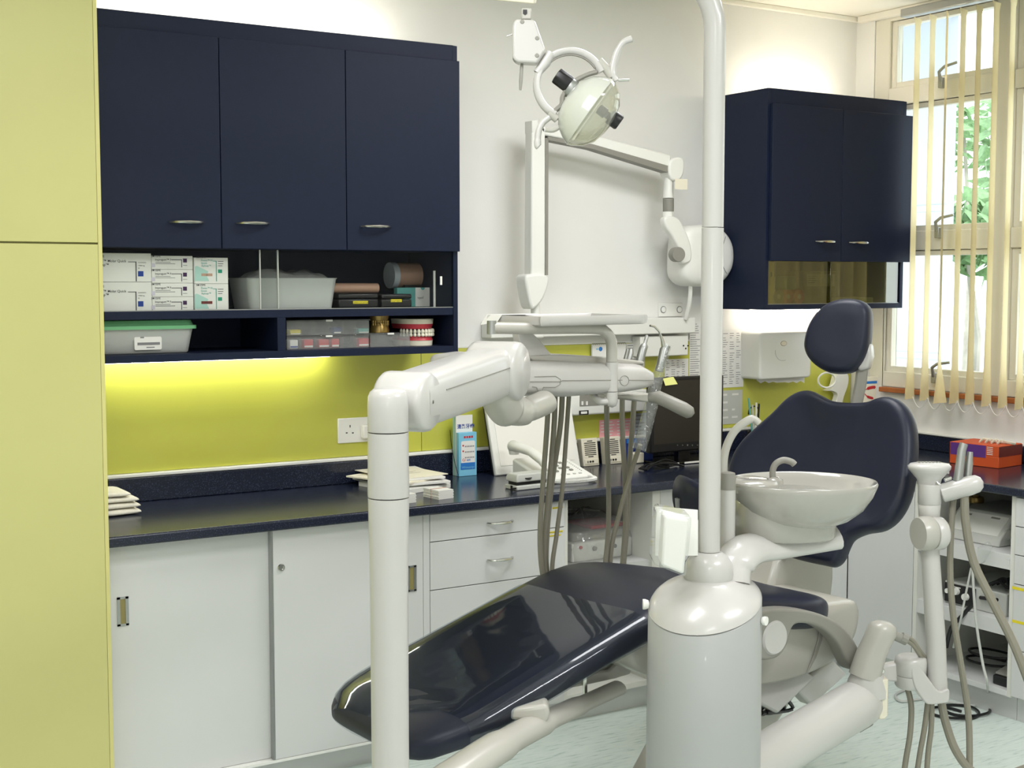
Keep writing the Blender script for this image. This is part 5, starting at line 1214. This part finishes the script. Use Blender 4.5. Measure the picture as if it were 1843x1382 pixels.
for i, (px, col, lab) in enumerate(((1397, 'olive', 'olive capped roll lying left on the right-hand cabinet shelf'), (1414, 'orange', 'orange roll lying in the middle of the right-hand cabinet shelf'), (1434, 'red', 'red tipped roll lying right on the cabinet shelf'))):
    c = on(1, -.27, px, 535); r_ = .030
    t = thing('label_roll', lab, 'roll', (c.x, -.25, z3), 'rolls in the cabinet')
    MB().lathe((c.x, -.285, z3+r_+.0005), [(.008, 0), (r_, 0), (r_, .06), (.008, .06)], 24, (0,1,0)).build('roll', col, t, ang=40)
    MB().lathe((c.x, -.286, z3+r_+.0005), [(.001, 0), (.010, 0), (.010, .061), (.001, .061)], 16, (0,1,0)).build('core', 'paper', t)
t = thing('paper_tray', 'low white tray at the right of the cabinet shelf', 'tray', (on(1, -.25, 1545, 545).x, -.2, z3))
a = on(1, -.27, 1516, 548); b = on(1, -.27, 1572, 535); MB().box((a.x, -.27, z3), (b.x, -.12, b.z)).build('tray', 'white_pl', t, bevel=.004)
# ================================================================ THINGS ON THE WORKTOP
def ct(px, py, z=CT): return on(2, z, px, py)
def tbox(mb, c, ux, uy, w, d, z0, z1): 
    return mb.prism([c+ux*(-w/2)+uy*(-d/2)+Z*(z0-c.z), c+ux*(w/2)+uy*(-d/2)+Z*(z0-c.z), c+ux*(w/2)+uy*(d/2)+Z*(z0-c.z), c+ux*(-w/2)+uy*(d/2)+Z*(z0-c.z)], Z*(z1-z0))
def rot(a): return V((math.cos(a), math.sin(a), 0)), V((-math.sin(a), math.cos(a), 0))
# folded towels
f0 = ct(255, 926); zc3 = CT+.0004
for k in range(4):
    h = [.020, .018, .018, .017][k]; x1_ = f0.x+[.0, -.002, -.006, -.03][k]; x0_ = 1.062
    t = thing('folded_towel', ['folded white towel, lowest of the stack by the yellow cabinet', 'folded white towel, second from the bottom of the stack', 'folded white towel, second from the top of the stack', 'folded white towel, topmost of the stack'][k], 'towel', ((x0_+x1_)/2, f0.y+.1, zc3), 'folded towels')
    y0_ = f0.y+.004*k; rings = []
    n_ = 14
    for i in range(n_):
        u = i/(n_-1); x_ = x0_+(x1_-x0_)*u; e_ = .5*h*(math.sqrt(max(0, 1-max(0, (u-.86)/.14)**2)) if u > .86 else 1); e_ = max(e_, h*.2)
        rings.append([V((x_, y0_+.085+math.copysign(abs(math.cos(a))**.5, math.cos(a))*.085+.004*math.sin(u*9+k), zc3+h*.5+math.copysign(abs(math.sin(a))**.6, math.sin(a))*e_)) for a in [2*math.pi*q/24 for q in range(24)]])
    MB().loft(rings).build('towel_fold', 'towel', t, ang=70); zc3 += h+.0005
# loose paper piles
base = on(1, -.26, 742, 868); u1, v1 = rot(.25)
zc4 = CT+.0004
specs = [(.0, .0, .25, .20, .27, .016, 'paper', 'thick white paper pad, bottom of the pile on the worktop'), (-.01, .03, .05, .22, .28, .006, 'grey_dev', 'grey sheets near the bottom of the paper pile'), (.02, .02, -.08, .21, .297, .008, 'paper', 'white sheets in the middle of the paper pile'), (-.02, .03, .35, .21, .29, .006, 'paper_cream', 'cream sheets fanned out of the paper pile'), (.015, .04, -.12, .21, .297, .007, 'paper', 'white sheets below the top of the paper pile'), (.01, .05, .12, .21, .297, .003, 'paper_cream', 'topmost printed sheet of the paper pile')]
for i, (dx_, dy_, an, w_, d_, h_, m_, lab) in enumerate(specs):
    c = base+V((dx_, dy_+.06, 0)); ux, uy = rot(an)
    t = thing('paper_pile', lab, 'papers', (c.x, c.y, zc4), 'papers by the column')
    tbox(MB(), V((c.x, c.y, 0)), ux, uy, w_, d_, zc4, zc4+h_).build('sheets', m_, t, bevel=.0006)
    if i == 5:
        mb = MB()
        for k in range(10): 
            o = V((c.x, c.y, zc4+h_+.0003))+ux*(-w_*.38)+uy*(d_*.34-.018*k); quad(mb, o, ux, uy, w_*random.uniform(.5, .75), .004)
        mb.build('printed_lines', 'ink_grey', t)
    zc4 += h_+.0005
# card bundles
for px, py, an, lab in ((803, 898, .12, 'bundle of white cards with a rubber band in front of the papers'), (735, 906, .1, 'bundle of white cards half hidden behind the delivery column')):
    c = ct(px, py); ux, uy = rot(an); c = c+uy*.045
    t = thing('card_bundle', lab, 'cards', (c.x, c.y, CT), 'card bundles')
    for k in range(9):
        j = .0015*math.sin(k*2.3); tbox(MB(), V((c.x, c.y, 0))+ux*j, ux, uy, .062, .09, CT+.0004+k*.0034, CT+.0004+k*.0034+.0031).build('card', 'paper', t)
    tbox(MB(), V((c.x, c.y, 0)), ux, uy, .0645, .0025, CT+.0003, CT+.0325).build('rubber_band', 'tan', t)
# leaflet dispenser
c = ct(846, 857); w_ = .088; d_ = .062
lx0 = ct(826, 858).x; lx1 = lx0+.078; ly = ct(826, 858).y
t = thing('leaflet_dispenser', 'blue and white leaflet dispenser about whitening strips on the worktop', 'leaflet stand', ((lx0+lx1)/2, ly+.03, CT))
fz = lambda py: on(1, ly, 846, py).z; fxx = lambda px: on(1, ly, px, 800).x
zb0 = CT+.0004; ztop = on(1, ly+.03, 846, 746).z; zmid = fz(778)
MB().box((lx0, ly, zb0), (lx1, ly+.02, zmid)).build('front_pocket', 'sky_blue', t, bevel=.001)
for k in range(4): MB().box((lx0, ly+.021+.007*k, zb0), (lx1-.006, ly+.0265+.007*k, ztop-.003*k)).build('leaflet', 'paper' if k == 0 else 'mint', t, bevel=.0005)
MB().prism(rrect((lx0+.010, ly-.001, fz(838)), X, Z, lx1-lx0-.018, fz(793)-fz(838), .006), Y*.0009).build('panel', 'paper', t)
m = MB(); text(m, '清潔牙齒', .019, (lx0+.004, ly+.0205, fz(771)), bold=.02); m.build('lettering', 'ink_blue', t)
m = MB(); [quad(m, (lx0+.022+.0105*k, ly-.0005, fz(788)), X, Z, .008, .008) for k in range(4)]; text(m, 'Cr', .014, (lx0+.014, ly-.0014, fz(829)), bold=.02); m.build('lettering', 'red', t)
m = MB(); text(m, 'est', .014, (lx0+.033, ly-.0014, fz(829)), bold=.02); m.build('lettering', 'deep_blue', t)
MB().box((lx0+.008, ly-.0012, fz(844)), (lx1-.008, ly-.0002, fz(832))).build('name_band', 'deep_blue', t)
m = MB(); text(m, 'Whitestrips', .0115, (lx0+.012, ly-.0016, fz(842)), bold=.005); m.build('lettering', 'sky_blue', t)
m = MB()
for py in (802, 812, 822):
    for k in range(6): quad(m, (lx0+.026+.007*k, ly-.0014, fz(py+2)), X, Z, .0045, .005)
m.build('small_print', 'ink_grey', t)
m = MB()
for py in (801, 811): m.lathe((lx0+.018, ly-.0014, fz(py)), [(.001, 0), (.0035, 0), (.0035, .0004)], 10, (0,-1,0))
m.build('icons', 'red', t)
MB().tube(spl([V((lx0-.004, ly+.06, fz(775))), V((lx0-.004, ly+.05, fz(800))), V((lx0-.002, ly+.03, fz(830))), V((lx0+.0, ly+.002, fz(856)))], 5), .0012, 6).build('cord', 'black', t)
# X-ray viewing box leaning back
bl_ = ct(893, 857); br_ = ct(1046, 838); xw = on(1, bl_.y, 1046, 840).x-bl_.x
tl_ = on(0, bl_.x, 863, 712); tl_.y = -.062; upv = (tl_-bl_).normalized(); Lb = (tl_-bl_).length; nb = X.cross(upv)
t = thing('viewing_box', 'white X-ray viewing box leaning against the splashback', 'light box', (bl_.x+xw/2, bl_.y+.05, CT))
o = bl_+Z*.002-nb*0
slab(MB(), o, X, upv, xw, Lb, .018, -nb).build('case', 'white_pl', t, bevel=.005, seg=3)
o2 = o+nb*.0005+X*.026+upv*.035
slab(MB(), o2, X, upv, xw-.05, Lb-.06, .0015, nb).build('screen', 'white_gloss', t)
MB().prism([o-nb*.0185+upv*.005, o-nb*.0265+upv*.005, o-nb*.0265+upv*(Lb-.02), o-nb*.0185+upv*(Lb-.02)], X*xw).build('rear_shell', 'black', t, bevel=.003)
MB().prism([V((bl_.x+xw*.3, bl_.y+.06, CT+.0004)), V((bl_.x+xw*.7, bl_.y+.06, CT+.0004)), V((bl_.x+xw*.7, bl_.y+.08, CT+.0004)), V((bl_.x+xw*.3, bl_.y+.08, CT+.0004))], Z*.12).build('stand', 'black', t)
# hole punch
c = ct(960, 880); ux, uy = rot(.06)
t = thing('hole_punch', 'grey two-hole punch beside the telephone', 'hole punch', (c.x, c.y+.03, CT))
pb = V((c.x, c.y+.035, 0)); tbox(MB(), pb, ux, uy, .15, .075, CT+.0004, CT+.016).build('base', 'grey_dev', t, bevel=.003)
tbox(MB(), pb+uy*.004, ux, uy, .13, .05, CT+.016, CT+.027).build('mechanism', 'black', t)
m = MB(); q = [pb+ux*(s*.073)+uy*d for s, d in ((-1, -.032), (1, -.032), (1, .036), (-1, .036))]
m.loft([[p+Z*(CT+.028) for p in q], [p+Z*(CT+.040) for p in q], [p*1+Z*(CT+.056)+(pb-p)*.08 for p in q]]); m.build('lever', 'grey_dev', t, bevel=.004, seg=3)
hc = pb-ux*.022-uy*.034+Z*(CT+.042); MB().lathe(hc+uy*.006, [(.001, 0), (.011, 0), (.011, .002), (.001, .002)], 20, tuple(-uy*.5+Z*.86), 1.5).build('grip_hole', 'black', t)
MB().tube([pb-ux*.075+Z*(CT+.008)-uy*.03, pb-ux*.092+Z*(CT+.008)-uy*.03], .003, 6).cbox(pb-ux*.094+Z*(CT+.010)-uy*.03, (.003, .01, .02)).build('paper_guide', 'black', t)
# telephone
D_ = ct(992, 872); C_ = ct(1068, 864); fe = (C_-D_); fl = fe.length; fe.normalize(); pe = Z.cross(fe)
t = thing('telephone', 'white desk telephone with coiled cord beside the viewing box', 'telephone', D_+fe*fl/2+pe*.1)
L_ = .20; q = lambda s, d, z: D_+fe*(fl*s)+pe*d+Z*(z)
MB().loft([[q(-.17, 0, .001), q(1, 0, .001), q(1, L_, .001), q(-.17, L_, .001)], [q(-.17, -.002, .018), q(1, -.002, .018), q(1, L_, .07), q(-.17, L_, .07)], [q(-.14, .004, .024), q(.97, .004, .024), q(.97, L_-.006, .076), q(-.14, L_-.006, .076)]]).build('base', 'white_pl', t, bevel=.003)
sl = (q(0, L_, .076)-q(0, 0, .024)).normalized(); nn = fe.cross(sl)
for i in range(3):
    for j in range(4):
        o = q(.30, .055, 0); o = q(.28+.17*i, 0, .0235)+sl*(.045+.024*j)+nn*.0012
        slab(MB(), o, fe, sl, .014, .012, .004, nn).build('key', 'grey_pl', t, bevel=.0015)
m = MB()
for j in range(14): m.lathe(q(.86, 0, .0235)+sl*(.04+.011*j)+nn*.0005, [(.0022, 0), (.0022, .0008), (.0005, .0009)], 6, tuple(nn))
m.build('speaker_dots', 'black', t)
for k in range(4): slab(MB(), q(.3+.14*k, 0, .0235)+sl*.014+nn*.0006, fe, sl, .011, .007, .002, nn).build('function_key', 'grey_dev', t)
hs0 = q(-.02, -.005, .060); hs1 = q(-.10, L_+.03, .118)
hv = hs1-hs0
MB().tube([hs0-Z*.008, hs0+hv*.06+Z*.004, hs0+hv*.2+Z*.012, hs0+hv*.5+Z*.020, hs0+hv*.8+Z*.012, hs0+hv*.94+Z*.004, hs1-Z*.008], [.012, .022, .018, .016, .018, .024, .013], 16, flat=1.2).build('handset', 'white_pl', t, ang=60)
MB().lathe(hs0+hv*.08-Z*.012, [(.018, -.012), (.021, 0), (.021, .01)], 18).lathe(hs0+hv*.92-Z*.012, [(.018, -.012), (.021, 0), (.021, .01)], 18).build('handset_cup', 'white_pl', t)
cp = spl([q(-.2, -.012, .03), q(.0, -.03, .014), q(.35, -.05, .012), q(.75, -.05, .012), q(.95, -.02, .012), q(.8, .02, .02)], 14); pts = []
for k, p in enumerate(cp[:-1]):
    for s in range(6):
        f_ = cp[k].lerp(cp[k+1], s/6); tn = (cp[k+1]-cp[k]).normalized(); uu = Z; vv = tn.cross(Z).normalized(); a_ = (k*6+s)*2*math.pi/6
        pts.append(f_+(uu*math.cos(a_)+vv*math.sin(a_))*.0065)
MB().tube(pts, .0018, 4).build('coil_cord', 'white_pl', t)
# two intercom speakers
for i, (px, py) in enumerate(((1065, 838), (1106, 833))):
    c = on(1, -.115, px, py); y_ = -.115; xw2 = .078
    t = thing('intercom_box', ['ivory slotted intercom box nearer the telephone', 'ivory slotted intercom box nearer the computer screen'][i], 'intercom', (c.x, y_+.03, CT), 'intercom boxes')
    up_ = V((0, .16, 1)).normalized(); n2 = X.cross(up_); o = V((c.x-xw2/2, y_, CT+.0006))
    hh = .112
    MB().prism([o, o+X*xw2, o+X*xw2+up_*hh, o+up_*hh], -n2*.034).build('case', 'cream_pl', t, bevel=.004)
    for k in range(9):
        wf = .055 if 0 < k < 8 else .025
        slab(MB(), o+X*(xw2/2-wf/2)+up_*(.036+.0078*k)+n2*.0002, X, up_, wf, .0034, .0006, n2).build('slot', 'black', t)
    slab(MB(), o+X*.006+up_*.008+n2*.0002, X, up_, xw2-.012, .020, .003, n2).build('control_strip', 'cream_pl', t, bevel=.002)
    for k in range(3): MB().lathe(o+X*(.02+.012*k)+up_*.018+n2*.0035, [(.004, -.002), (.004, .003), (.001, .003)], 10, tuple(n2)).build('knob', 'black' if k else 'grey_pl', t)
    m = MB(); 
    m.build('x', 'ink', t) if False else None
# blue folder block left of the screen
t = thing('blue_folder', 'bright blue folder edge standing beside the screen', 'folder', ct(1150, 828))
p = on(1, -.10, 1126, 812); q = on(1, -.10, 1176, 788); MB().box((p.x, -.10, CT+.0005), (q.x, -.06, q.z)).build('cover', 'navy_blue', t, bevel=.003)
MB().box((p.x+.004, -.103, on(1, -.1, 1126, 798).z), (p.x+.055, -.1003, on(1, -.1, 1126, 790).z)).build('spine_label', 'deep_blue', t)
MB().cbox((p.x+.03, -.13, CT+.022), (.05, .045, .042)).build('cream_block', 'paper_cream', t, bevel=.004)
# computer screen
my = -.24
a = on(1, my, 1171, 817); b = on(1, my, 1303, 680); b.z = on(1, my, 1250, 677).z
t = thing('computer_screen', 'black flat computer screen behind the lamp pole', 'monitor', ((a.x+b.x)/2, my+.05, CT))
MB().box((a.x, my, a.z), (b.x, my+.035, b.z)).build('case', 'black', t, bevel=.006)
MB().box((a.x+.014, my-.0015, a.z+.036), (b.x-.014, my+.002, b.z-.014)).build('screen', 'screen', t)
c = (a.x+b.x)/2
for k in range(6):
    p = on(1, my, 1219+9*k, 801); MB().lathe((p.x, my-.002, p.z), [(.001, 0), (.0028 if k != 2 else .004, 0), (.0028 if k != 2 else .004, .003)], 12, (0,1,0)).build('button', 'steel', t)
MB().box((c-.03, my+.02, CT+.01), (c+.03, my+.05, a.z+.1)).build('neck', 'black_gloss', t, bevel=.003)
MB().box((c-.15, my-.03, CT+.0005), (c+.15, my+.10, CT+.012)).build('foot', 'black_gloss', t, bevel=.004)
for px0_, px1_ in ((1205, 1222), (1232, 1258)):
    q0_ = on(1, my-.03, px0_, 825); q1_ = on(1, my-.03, px1_, 825); MB().box((q0_.x, my-.0315, CT+.003), (q1_.x, my-.0302, CT+.010)).build('label_strip', 'paper', t)
t = thing('sticky_note', 'pale yellow sticky note on the top corner of the computer screen', 'note', on(1, my-.005, 1206, 695))
q = [on(1, my-.004, px, py) for px, py in ((1196,694),(1218,691),(1212,678),(1193,681))]; q = [p-Y*(.006 if i < 2 else 0) for i, p in enumerate(q)]
MB().prism(q, Y*.0006).build('sheet', 'post_it', t)
t = thing('cable_tangle', 'black cables heaped behind the intercom boxes and the screen', 'cable', ct(1170, 828)); rnd = random.Random(3)
for k in range(5):
    p = V((3.20, -.31-.012*k, CT)); MB().tube(spl([p+Z*.006, p+V((.05, .03*rnd.random(), .02)), p+V((.12, .02*rnd.random(), .03*rnd.random()+.006)), p+V((.2, .03*rnd.random(), .006))], 5), .0035, 6).build('cable', 'black', t)
# glove boxes on the right worktop
Lc, Mc, Rc = ct(1709, 833), ct(1797, 843.5), ct(1831, 836)
e1_ = (Mc-Lc); w1_ = e1_.length; e1_.normalize(); e2_ = Z.cross(e1_); 
if e2_.dot(Rc-Mc) < 0: e2_ = -e2_
dp = max(.08, (Rc-Mc).dot(e2_)); hb = .040; tt_ = on(2, CT, 1797, 843.5)
zt5 = P(1797, 803, (Mc-CAM).dot(_F)).z
t = thing('glove_box', 'orange and maroon glove box with a purple panel on the right worktop', 'box', Lc.lerp(Rc, .5))
hz5 = zt5-CT
MB().prism([Lc+Z*.0005, Mc+Z*.0005, Mc+e2_*dp+Z*.0005, Lc+e2_*dp+Z*.0005], Z*(hz5*.5)).build('lower_part', 'orange', t, bevel=.002)
MB().prism([Lc+Z*hz5*.5, Mc+Z*hz5*.5, Mc+e2_*dp+Z*hz5*.5, Lc+e2_*dp+Z*hz5*.5], Z*(hz5*.5)).build('upper_part', 'orange', t, bevel=.002)
nf = -e2_
slab(MB(), Lc+e1_*.004+Z*(hz5*.42), e1_, Z, w1_*.72, hz5*.55, .0012, nf).build('purple_panel', 'purple', t)
slab(MB(), Lc-e1_*.0012+Z*.003, e2_, Z, dp, hz5-.004, .0012, -e1_).build('end_panel', 'maroon', t)
slab(MB(), Mc+Z*(hz5*.5), e2_, Z, dp, hz5*.46, .0012, e1_).build('end_panel', 'maroon', t)
m = MB()
for k in range(5): quad(m, Lc+e1_*(w1_*.76)+Z*(hz5*(.58+.08*k))+nf*.0006, e1_, Z, w1_*.12, hz5*.03)
m.build('small_print', 'paper', t)
for k in range(4):
    p = Lc+e1_*(w1_*(.45+.12*k))+e2_*(dp*.5)+Z*(hz5+.002); MB().tube(spl([p-e2_*.03, p+Z*.010, p+e1_*.03+Z*.006, p+e1_*.05+e2_*.02+Z*.001], 4), .006, 8, flat=.5).build('glove_finger', 'cream_pl', t)
# sink set in the right worktop
c = ct(1655, 838); t = thing('sink', 'round black sink rim set in the right worktop behind the chair', 'sink', (c.x, c.y, CT))
MB().lathe((c.x, c.y, CT+.0004), [(.09, 0), (.092, .005), (.087, .007), (.08, .005), (.075, .001), (.06, .0005), (.001, .0005)], 40).build('basin', 'black_gloss', t, ang=50)
# ================================================================ MACHINES IN THE OPEN CABINETS
nx0, nx1, nz = NICHE
t = thing('bagged_machine', 'grey bench machine under a clear plastic bag in the white niche', 'machine', ((nx0+nx1)/2, -.3, nz))
a = on(1, -.45, 1030, 1000); b = on(1, -.45, 1138, 965)
MB().box((a.x, -.45, nz+.0005), (b.x, -.16, b.z)).build('case', 'white_pl', t, bevel=.006)
MB().box((a.x+.01, -.43, b.z), (b.x-.01, -.17, b.z+.035)).build('top', 'grey_pl', t, bevel=.008)
a2 = on(1, -.40, 1062, 955); b2_ = on(1, -.40, 1120, 942); MB().box((a2.x, -.41, b.z+.034), (b2_.x, -.25, b.z+.048)).build('red_cover', 'red', t, bevel=.004)
for px, py, r_, m_ in ((1070,987,.009,'grey_pl'),(1106,982,.008,'black'),(1045,985,.006,'red')):
    p = on(1, -.452, px, py); MB().lathe((p.x, -.45, p.z), [(r_, 0), (r_*.9, .008), (.001, .008)], 16, (0,-1,0)).build('knob', m_, t)
m = MB(); rnd = random.Random(5); n_ = 40; rings = []
cx_ = (a.x+b.x)/2; hx = (b.x-a.x)/2
for z_, s in ((nz+.001, 1.12), (nz+.04, 1.14), (b.z, 1.12), (b.z+.03, 1.05), (b.z+.065, .8), (b.z+.085, .45), (b.z+.09, .05)):
    rings.append([V((cx_+math.copysign(abs(math.cos(a_))**.5, math.cos(a_))*(hx*s+.004*rnd.random()), -.305+math.copysign(abs(math.sin(a_))**.5, math.sin(a_))*(.15*s+.006*rnd.random()), z_+(.012*rnd.random() if z_ > nz+.02 else 0))) for a_ in [2*math.pi*k/n_ for k in range(n_)]])
m.loft(rings, cap=False).build('plastic_bag', 'bag', t, ang=25)
t = thing('cable_loop', 'black forked cable hanging at the back of the white niche', 'cable', on(1, -.06, 1066, 925))
for pts in (((1066,893),(1060,905),(1050,917),(1042,921)), ((1066,893),(1075,908),(1083,922)), ((1040,918),(1032,924),(1022,926)), ((1050,915),(1058,920),(1064,924))):
    MB().tube(spl([on(1, -.06, *p) for p in pts], 4), .005, 6).build('cable', 'black', t)
# right shelves
def rc(px, py, x=4.16): return on(0, x, px, py)
z_s1, z_s2, z_s3 = .6125, .3665, .1125
t = thing('bench_machine', 'white machine with a sloped panel on the upper open shelf', 'machine', (4.34, -1.15, z_s1))
a = rc(1699, 985); b = rc(1800, 985); zt6 = rc(1750, 930).z
y0, y1 = a.y, b.y
MB().prism([V((4.15, y0, z_s1)), V((4.50, y0, z_s1)), V((4.50, y0, zt6+.02)), V((4.24, y0, zt6+.014)), V((4.16, y0, z_s1+.03))], Y*(y1-y0)).build('case', 'grey_dev', t, bevel=.006)
sl_ = (V((4.24, 0, zt6+.014))-V((4.16, 0, z_s1+.03))); nl = V((-sl_.z, 0, sl_.x)).normalized(); L6 = sl_.length
slab(MB(), V((4.16, y0-.012, z_s1+.03))+sl_*.08, V((0, -1, 0)), sl_.normalized(), abs(y1-y0)-.03, L6*.8, .002, nl).build('panel', 'white_pl', t)
m = MB(); quad(m, V((4.16, y0-.03, z_s1+.03))+sl_*.72+nl*.0026, V((0,-1,0)), sl_.normalized(), .05, .008); quad(m, V((4.16, y1+.09, z_s1+.03))+sl_*.74+nl*.0026, V((0,-1,0)), sl_.normalized(), .04, .008); m.build('printed_mark', 'grey_pl', t)
p = rc(1756, 920, 4.36); MB().lathe((4.36, p.y, zt6+.018), [(.001, 0), (.03, 0), (.031, .012), (.028, .022), (.016, .024), (.014, .030), (.001, .030)], 24).build('round_cap', 'gold', t, ang=40)
MB().tube([rc(1806, 962, 4.2)-V((0,.012,0)), rc(1812, 955, 4.2)-V((0,.03,0))], [.02, .014], 14).build('clear_bottle', 'acrylic', t)
t = thing('control_unit', 'grey control unit with a black knobbed front on the lower open shelf', 'machine', (4.34, -1.15, z_s2))
a = rc(1696, 1100, 4.12); b = rc(1808, 1100, 4.12); zt7 = z_s2+.085
MB().box((4.13, b.y, z_s2), (4.5, a.y, zt7)).build('case', 'grey_dev', t, bevel=.004)
fm_ = a.y+(b.y-a.y)*.52
MB().box((4.124, fm_, z_s2+.006), (4.1295, a.y-.004, zt7-.006)).build('faceplate', 'black', t, bevel=.002)
for k, (u, v, r_) in enumerate(((.12, .45, .010), (.38, .5, .014), (.68, .35, .014))):
    MB().lathe((4.124, a.y+(fm_-a.y)*(u+.05), z_s2+.085*v+.012), [(r_, 0), (r_*.9, .014), (.001, .014)], 18, (-1,0,0)).build('knob', 'white_pl', t)
m = MB(); quad(m, V((4.1235, a.y-.02, zt7-.018)), V((0,-1,0)), Z, .06, .004); m.build('printed_mark', 'paper', t)
MB().tube([V((4.129, fm_-.02, z_s2+.05)), V((4.11, fm_-.11, z_s2+.062))], .007, 8).build('handpiece', 'black', t)
t = thing('cable_bundle', 'black cable bundle on top of the control unit', 'cable', (4.3, -1.27, zt7)); rnd = random.Random(8)
for k in range(5):
    p = V((4.16+.03*k, fm_-.02, zt7+.006)); MB().tube(spl([p, p+V((.02, -.04, .02+.01*rnd.random())), p+V((.0, -.09, .012)), p+V((.03, -.13, .004))], 5), .006, 6).build('cable', 'black', t)
t = thing('foot_pedal', 'black foot pedal at the bottom of the open shelf unit', 'pedal', (4.2, -1.31, z_s3))
MB().prism([V((4.11, -1.35, z_s3)), V((4.11, -1.27, z_s3)), V((4.26, -1.26, z_s3)), V((4.26, -1.35, z_s3))], Z*.035).build('base', 'black', t, bevel=.006)
MB().prism([V((4.12, -1.345, z_s3+.036)), V((4.12, -1.275, z_s3+.036)), V((4.24, -1.265, z_s3+.06)), V((4.24, -1.345, z_s3+.06))], Z*.008).build('treadle', 'grey_pl', t, bevel=.002)
t = thing('cable_coil', 'black cable coiled on the bottom shelf of the open unit', 'cable', (4.25, -1.1, z_s3))
MB().tube(spl([V((4.3+.08*math.cos(k*.9)+.01*k*.2, -1.12+.11*math.sin(k*.9), z_s3+.006+.004*k)) for k in range(15)], 5), .005, 6).build('cable', 'black', t)
MB().tube(spl([V((4.5, -1.20, z_s3+.20)), V((4.45, -1.18, z_s3+.08)), V((4.40, -1.16, z_s3+.012)), V((4.33, -1.20, z_s3+.008))], 5), .005, 6).build('cable', 'black', t)
t = thing('wall_socket', 'grey socket at the back of the open shelf unit', 'socket', (XR-.031, -1.22, .74))
MB().box((XR-.04, -1.27, .70), (XR-.0305, -1.18, .79)).build('plate', 'grey_dev', t, bevel=.002)
MB().lathe((XR-.041, -1.225, .745), [(.001, 0), (.008, 0), (.008, .003)], 12, (1,0,0)).build('hole', 'black', t)
t = thing('power_lead', 'white mains cord hanging from the upper open shelf to the floor', 'cord', on(0, 4.06, 1620, 1270))
def floorp(px, py): return on(2, .006, px, py)
MB().tube(spl([on(0, 4.05, 1750, 1018), on(0, 4.04, 1756, 1110), on(0, 4.03, 1768, 1190), on(0, 4.02, 1777, 1230), floorp(1775, 1258), floorp(1752, 1270), floorp(1700, 1262), floorp(1660, 1258), floorp(1622, 1262), floorp(1612, 1250), floorp(1632, 1240)], 7), .005, 8).build('cord', 'grey_dev', t)
MB().tube(spl([on(0, 4.05, 1748, 1022), on(0, 4.04, 1738, 1070), on(0, 4.03, 1728, 1120), on(0, 4.10, 1716, 1165)], 6), .004, 8).build('cord', 'grey_dev', t)
MB().prism([on(0, 4.05, *p) for p in ((1758,985),(1775,975),(1782,985),(1768,1012),(1760,1016))], X*.02).build('clear_adaptor', 'acrylic', t, bevel=.004)
t = thing('floor_cable', 'black cable coiled on the floor beside the open shelf unit', 'cable', floorp(1715, 1290))
c = floorp(1722, 1282); MB().tube(spl([c+V((.075*math.cos(k*.8)+.008*k-.05, .075*math.sin(k*.8), .0+.002*(k % 3))) for k in range(18)], 5), .0055, 6).build('cable', 'black', t)
t = thing('shelf_cable', 'thick black cable falling from the control unit to the bottom shelf', 'cable', on(0, 4.1, 1700, 1160))
MB().tube(spl([on(0, 4.09, 1748, 1090), on(0, 4.075, 1730, 1110), on(0, 4.07, 1712, 1130), on(0, 4.07, 1703, 1165)], 6), .008, 8).build('cable', 'black', t)
# ================================================================ OPERATOR STOOL behind the chair
sc_ = P(1325, 1030, 4.62); sx_, sy_ = sc_.x, sc_.y+.0
t = thing('operator_stool', 'dark navy operator stool half hidden behind the lamp pole', 'stool', (sx_, sy_, 0))
zs_ = P(1350, 1012, 4.55).z
MB().lathe((sx_, sy_, zs_-.07), [(.001, 0), (.15, 0), (.175, .02), (.18, .045), (.165, .066), (.1, .072), (.001, .07)], 36).build('seat', 'leather', t, ang=60)
MB().lathe((sx_, sy_, .06), [(.022, 0), (.022, zs_-.14), (.05, zs_-.132)], 18).build('gas_column', 'alu', t)
for k in range(5):
    a_ = 2*math.pi*k/5+.3; e = V((sx_+.24*math.cos(a_), sy_+.24*math.sin(a_), .075)); MB().tube([V((sx_, sy_, .10)), e], [.022, .014], 10).build('leg', 'alu', t)
    MB().lathe((e.x, e.y-.012, .028), [(.001, 0), (.027, 0), (.027, .024), (.001, .024)], 18, (0,1,0)).build('castor', 'black', t)
bt_ = P(1250, 895, 4.55); m = MB(); ang0 = math.atan2(bt_.y-sy_, bt_.x-sx_); pts = []
r_b = math.hypot(bt_.x-sx_, bt_.y-sy_); r_b = min(.24, max(.2, r_b))
rings = []
for k in range(11):
    a_ = ang0-.7+1.4*k/10; hgt = .075*math.sqrt(max(.05, 1-((k-5)/5.2)**2)); d = V((math.cos(a_), math.sin(a_), 0)); c = V((sx_, sy_, bt_.z))
    rings.append([c+d*(r_b+.02*math.cos(q))+Z*hgt*math.sin(q) for q in [2*math.pi*j/16 for j in range(16)]])
MB().loft(rings).build('backrest', 'leather', t, ang=70)
d = V((math.cos(ang0), math.sin(ang0), 0)); MB().tube([V((sx_, sy_, zs_-.08))+d*.1, V((sx_, sy_, zs_-.06))+d*r_b, V((sx_, sy_, bt_.z))+d*(r_b+.02)], .012, 10).build('back_stem', 'alu', t)
